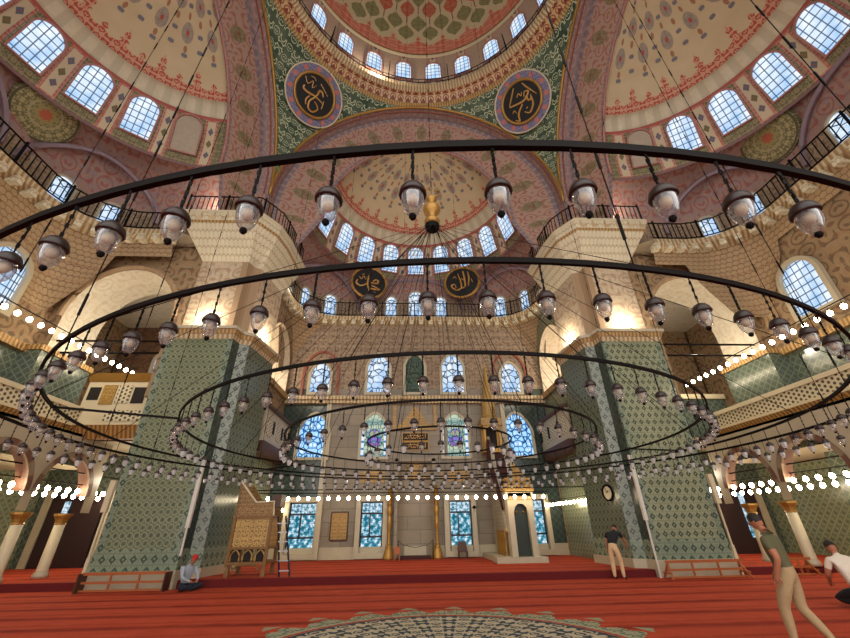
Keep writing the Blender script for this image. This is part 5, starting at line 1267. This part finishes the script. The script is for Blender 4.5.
def human(P, shirt, trouser, shoe, sleeve='short'):
    """P: dict of joint positions; returns J, edges"""
    J = {'pelvis': (P['pelvis'], (.19, .155)), 'waist': (P['waist'], (.19, .15)), 'chest': (P['chest'], (.225, .155)), 'necklow': (P['necklow'], .07), 'neck': (P['neck'], .052), 'skull': (P['head'], .07)}
    J['belt'] = (tuple(Vector(P['pelvis'])*.6+Vector(P['waist'])*.4), (.19, .15)); Eg = [('pelvis', 'belt', trouser), ('belt', 'waist', shirt), ('waist', 'chest', shirt), ('chest', 'necklow', shirt), ('necklow', 'neck', 'skin'), ('neck', 'skull', 'skin')]
    roots = ['pelvis']
    for s in ('l', 'r'):
        J['sh'+s] = (P['sh'+s], .078); J['um'+s] = (tuple((Vector(P['sh'+s])*.45+Vector(P['el'+s])*.55)), .062); J['el'+s] = (P['el'+s], .048); J['wr'+s] = (P['wr'+s], .032); J['pa'+s] = (P['pa'+s], (.038, .018))
        Eg += [('chest', 'sh'+s, shirt), ('sh'+s, 'um'+s, shirt), ('um'+s, 'el'+s, shirt if sleeve == 'long' else 'skin'), ('el'+s, 'wr'+s, shirt if sleeve == 'long' else 'skin'), ('wr'+s, 'pa'+s, 'skin')]
        J['hp'+s] = (P['hp'+s], .12); J['th'+s] = (tuple((Vector(P['hp'+s])+Vector(P['kn'+s]))/2), .1); J['kn'+s] = (P['kn'+s], .078); J['cf'+s] = (tuple(Vector(P['kn'+s])*.6+Vector(P['an'+s])*.4), .072); J['an'+s] = (P['an'+s], .05); J['to'+s] = (P['to'+s], (.045, .03))
        Eg += [('pelvis', 'hp'+s, trouser), ('hp'+s, 'th'+s, trouser), ('th'+s, 'kn'+s, trouser), ('kn'+s, 'cf'+s, trouser), ('cf'+s, 'an'+s, trouser), ('an'+s, 'to'+s, shoe)]
        roots += fingers(J, Eg, 'wr'+s, 'pa'+s, P.get('side'+s, (0, 1, 0)), s, P.get('curl'+s, (0, 0, -1)))
    if 'hair' not in [e[2] for e in Eg]:
        hp = Vector(P['head']); J['hx'] = (tuple(hp), .012); J['hy'] = (tuple(hp+Vector((0, 0, .01))), .012); Eg.append(('hx', 'hy', 'hair')); roots.append('hx')
    return J, Eg, roots
# walking man (faces +y in local frame)
P = dict(pelvis=(0, -.02, .93), waist=(0, 0, 1.1), chest=(0, .03, 1.3), necklow=(0, .04, 1.45), neck=(0, .07, 1.5), head=(0, .13, 1.6),
         shl=(-.19, .03, 1.4), ell=(-.26, -.08, 1.13), wrl=(-.25, .02, .9), pal=(-.245, .05, .83), shr=(.19, .03, 1.4), elr=(.25, .08, 1.12), wrr=(.22, .2, .92), par=(.215, .23, .86),
         hpl=(-.09, -.02, .9), knl=(-.1, .14, .5), anl=(-.1, .16, .09), tol=(-.1, .32, .035), hpr=(.09, -.02, .9), knr=(.1, 0, .49), anr=(.1, -.24, .13), tor=(.1, -.1, .04))
J, Eg, rts = human(P, 'olive_shirt', 'beige_cloth', 'brown_cap')
person('person', 'man walking away in an olive green shirt and beige trousers', J, Eg, None, rts, dict(head=(0, .135, 1.63), face=(0, 1, -.45)), pos=(5.22, 6.75, 0), rz=math.radians(28))
# kneeling man
P = dict(pelvis=(0, -.12, .32), waist=(0, -.08, .5), chest=(0, .04, .74), necklow=(0, .12, .88), neck=(0, .15, .93), head=(0, .2, 1.0),
         shl=(-.21, .06, .83), ell=(-.3, .14, .55), wrl=(-.22, .32, .4), pal=(-.19, .38, .37), shr=(.21, .06, .83), elr=(.3, .14, .55), wrr=(.22, .32, .4), par=(.19, .38, .37),
         hpl=(-.12, -.07, .27), knl=(-.17, .36, .13), anl=(-.14, -.12, .11), tol=(-.12, -.28, .05), hpr=(.12, -.07, .27), knr=(.17, .36, .13), anr=(.14, -.12, .11), tor=(.12, -.28, .05))
J, Eg, rts = human(P, 'white_cloth', 'black_cloth', 'black_cloth')
person('person', 'man kneeling on the carpet in a white shirt and dark trousers', J, Eg, None, rts, dict(head=(0, .21, 1.03), face=(0, .9, -.75), hr=.11), pos=(8.85, 9.3, 0), rz=math.radians(-15)).scale = (1.06,)*3
# man leaning beside the right pier
P = dict(pelvis=(0, -.08, .92), waist=(0, .0, 1.08), chest=(0, .2, 1.25), necklow=(0, .32, 1.37), neck=(0, .37, 1.4), head=(0, .45, 1.44),
         shl=(-.2, .22, 1.33), ell=(-.27, .16, 1.06), wrl=(-.26, .1, .84), pal=(-.255, .1, .77), shr=(.2, .22, 1.33), elr=(.26, .42, 1.12), wrr=(.24, .6, .92), par=(.235, .65, .86),
         hpl=(-.1, -.08, .9), knl=(-.12, -.02, .5), anl=(-.12, -.08, .09), tol=(-.13, .1, .035), hpr=(.1, -.08, .9), knr=(.13, .04, .49), anr=(.15, -.02, .09), tor=(.16, .15, .035))
J, Eg, rts = human(P, 'black_cloth', 'cream_cloth', 'black_cloth')
person('person', 'man in a black shirt and cream trousers leaning towards the right pier', J, Eg, None, rts, dict(head=(0, .47, 1.47), face=(.1, .8, -.7)), pos=(6.45, 14.75, 0), rz=math.radians(-45))
# man seated cross-legged by the left pier
P = dict(pelvis=(0, -.12, .14), waist=(0, -.12, .3), chest=(0, -.06, .52), necklow=(0, 0, .68), neck=(0, .03, .72), head=(0, .1, .8),
         shl=(-.2, -.04, .6), ell=(-.27, .1, .36), wrl=(-.13, .3, .26), pal=(-.08, .35, .25), shr=(.2, -.04, .6), elr=(.27, .1, .36), wrr=(.13, .3, .26), par=(.08, .35, .25),
         hpl=(-.1, -.08, .13), knl=(-.34, .26, .12), anl=(0, .36, .08), tol=(.12, .36, .05), hpr=(.1, -.08, .13), knr=(.34, .26, .12), anr=(.02, .28, .08), tor=(-.12, .26, .05))
J, Eg, rts = human(P, 'blue_shirt', 'navy_cloth', 'black_cloth', 'long')
person('person', 'man in a red cap seated cross-legged at the left pier', J, Eg, None, rts, dict(head=(0, .11, .83), face=(0, .8, -.6)), hair='cap', pos=(-7.35, 14.55, 0), rz=math.radians(-120))
# ------------------------------------------------------------------ light
w = bpy.data.worlds.new('world'); sc.world = w; w.use_nodes = True
bg = w.node_tree.nodes['Background']; bg.inputs[0].default_value = (1.0, .96, .9, 1); bg.inputs[1].default_value = 2.45
def light(kind, loc, power, col, size=.3, rot=None, name='lamp_light'):
    l = bpy.data.lights.new(name, kind); l.energy = power; l.color = col
    if kind == 'AREA': l.size = size; l.shape = 'DISK'
    else: l.shadow_soft_size = size
    o = bpy.data.objects.new(name, l); COL.objects.link(o); o.location = loc
    if rot: o.rotation_euler = rot
    return o
WARM = (1, .88, .7)
for s in (-1, 1):
    light('POINT', (s*9.4, 14.7, 9.75), 150, WARM, .12, name='cornice_uplight')
    light('POINT', (s*7.2, 17.0, 9.8), 130, WARM, .12, name='cornice_uplight')
    light('POINT', (s*13.3, 16.2, 8.9), 220, WARM, .15, name='arch_uplight')
    light('POINT', (s*9.3, 20.2, 9.2), 260, WARM, .15, name='arch_uplight')
    light('POINT', (s*14.5, 20.0, 6.5), 60, WARM, .15, name='aisle_fill')  # added fill to warm the aisle, no fixture here
    light('POINT', (s*13.2, 18.9, 3.6), 50, WARM, .15, name='aisle_fill')
    light('POINT', (s*10.4, 14.4, 16.2), 75, WARM, .15, name='balcony_uplight')
    light('POINT', (s*7.3, 19.6, 14.3), 60, WARM, .12, name='balcony_uplight')
light('POINT', (-2.6, 13.8, 27.5), 200, WARM, .1, name='dome_light')
sc.view_settings.view_transform = 'Standard'; sc.view_settings.look = 'None'; sc.view_settings.exposure = 0.0; sc.view_settings.gamma = 1.0
sc.view_settings.use_curve_mapping = False
sc.cycles.use_denoising = True; sc.cycles.max_bounces = 5; sc.cycles.diffuse_bounces = 3; sc.cycles.glossy_bounces = 2; sc.cycles.transparent_max_bounces = 12; sc.cycles.sample_clamp_indirect = 4
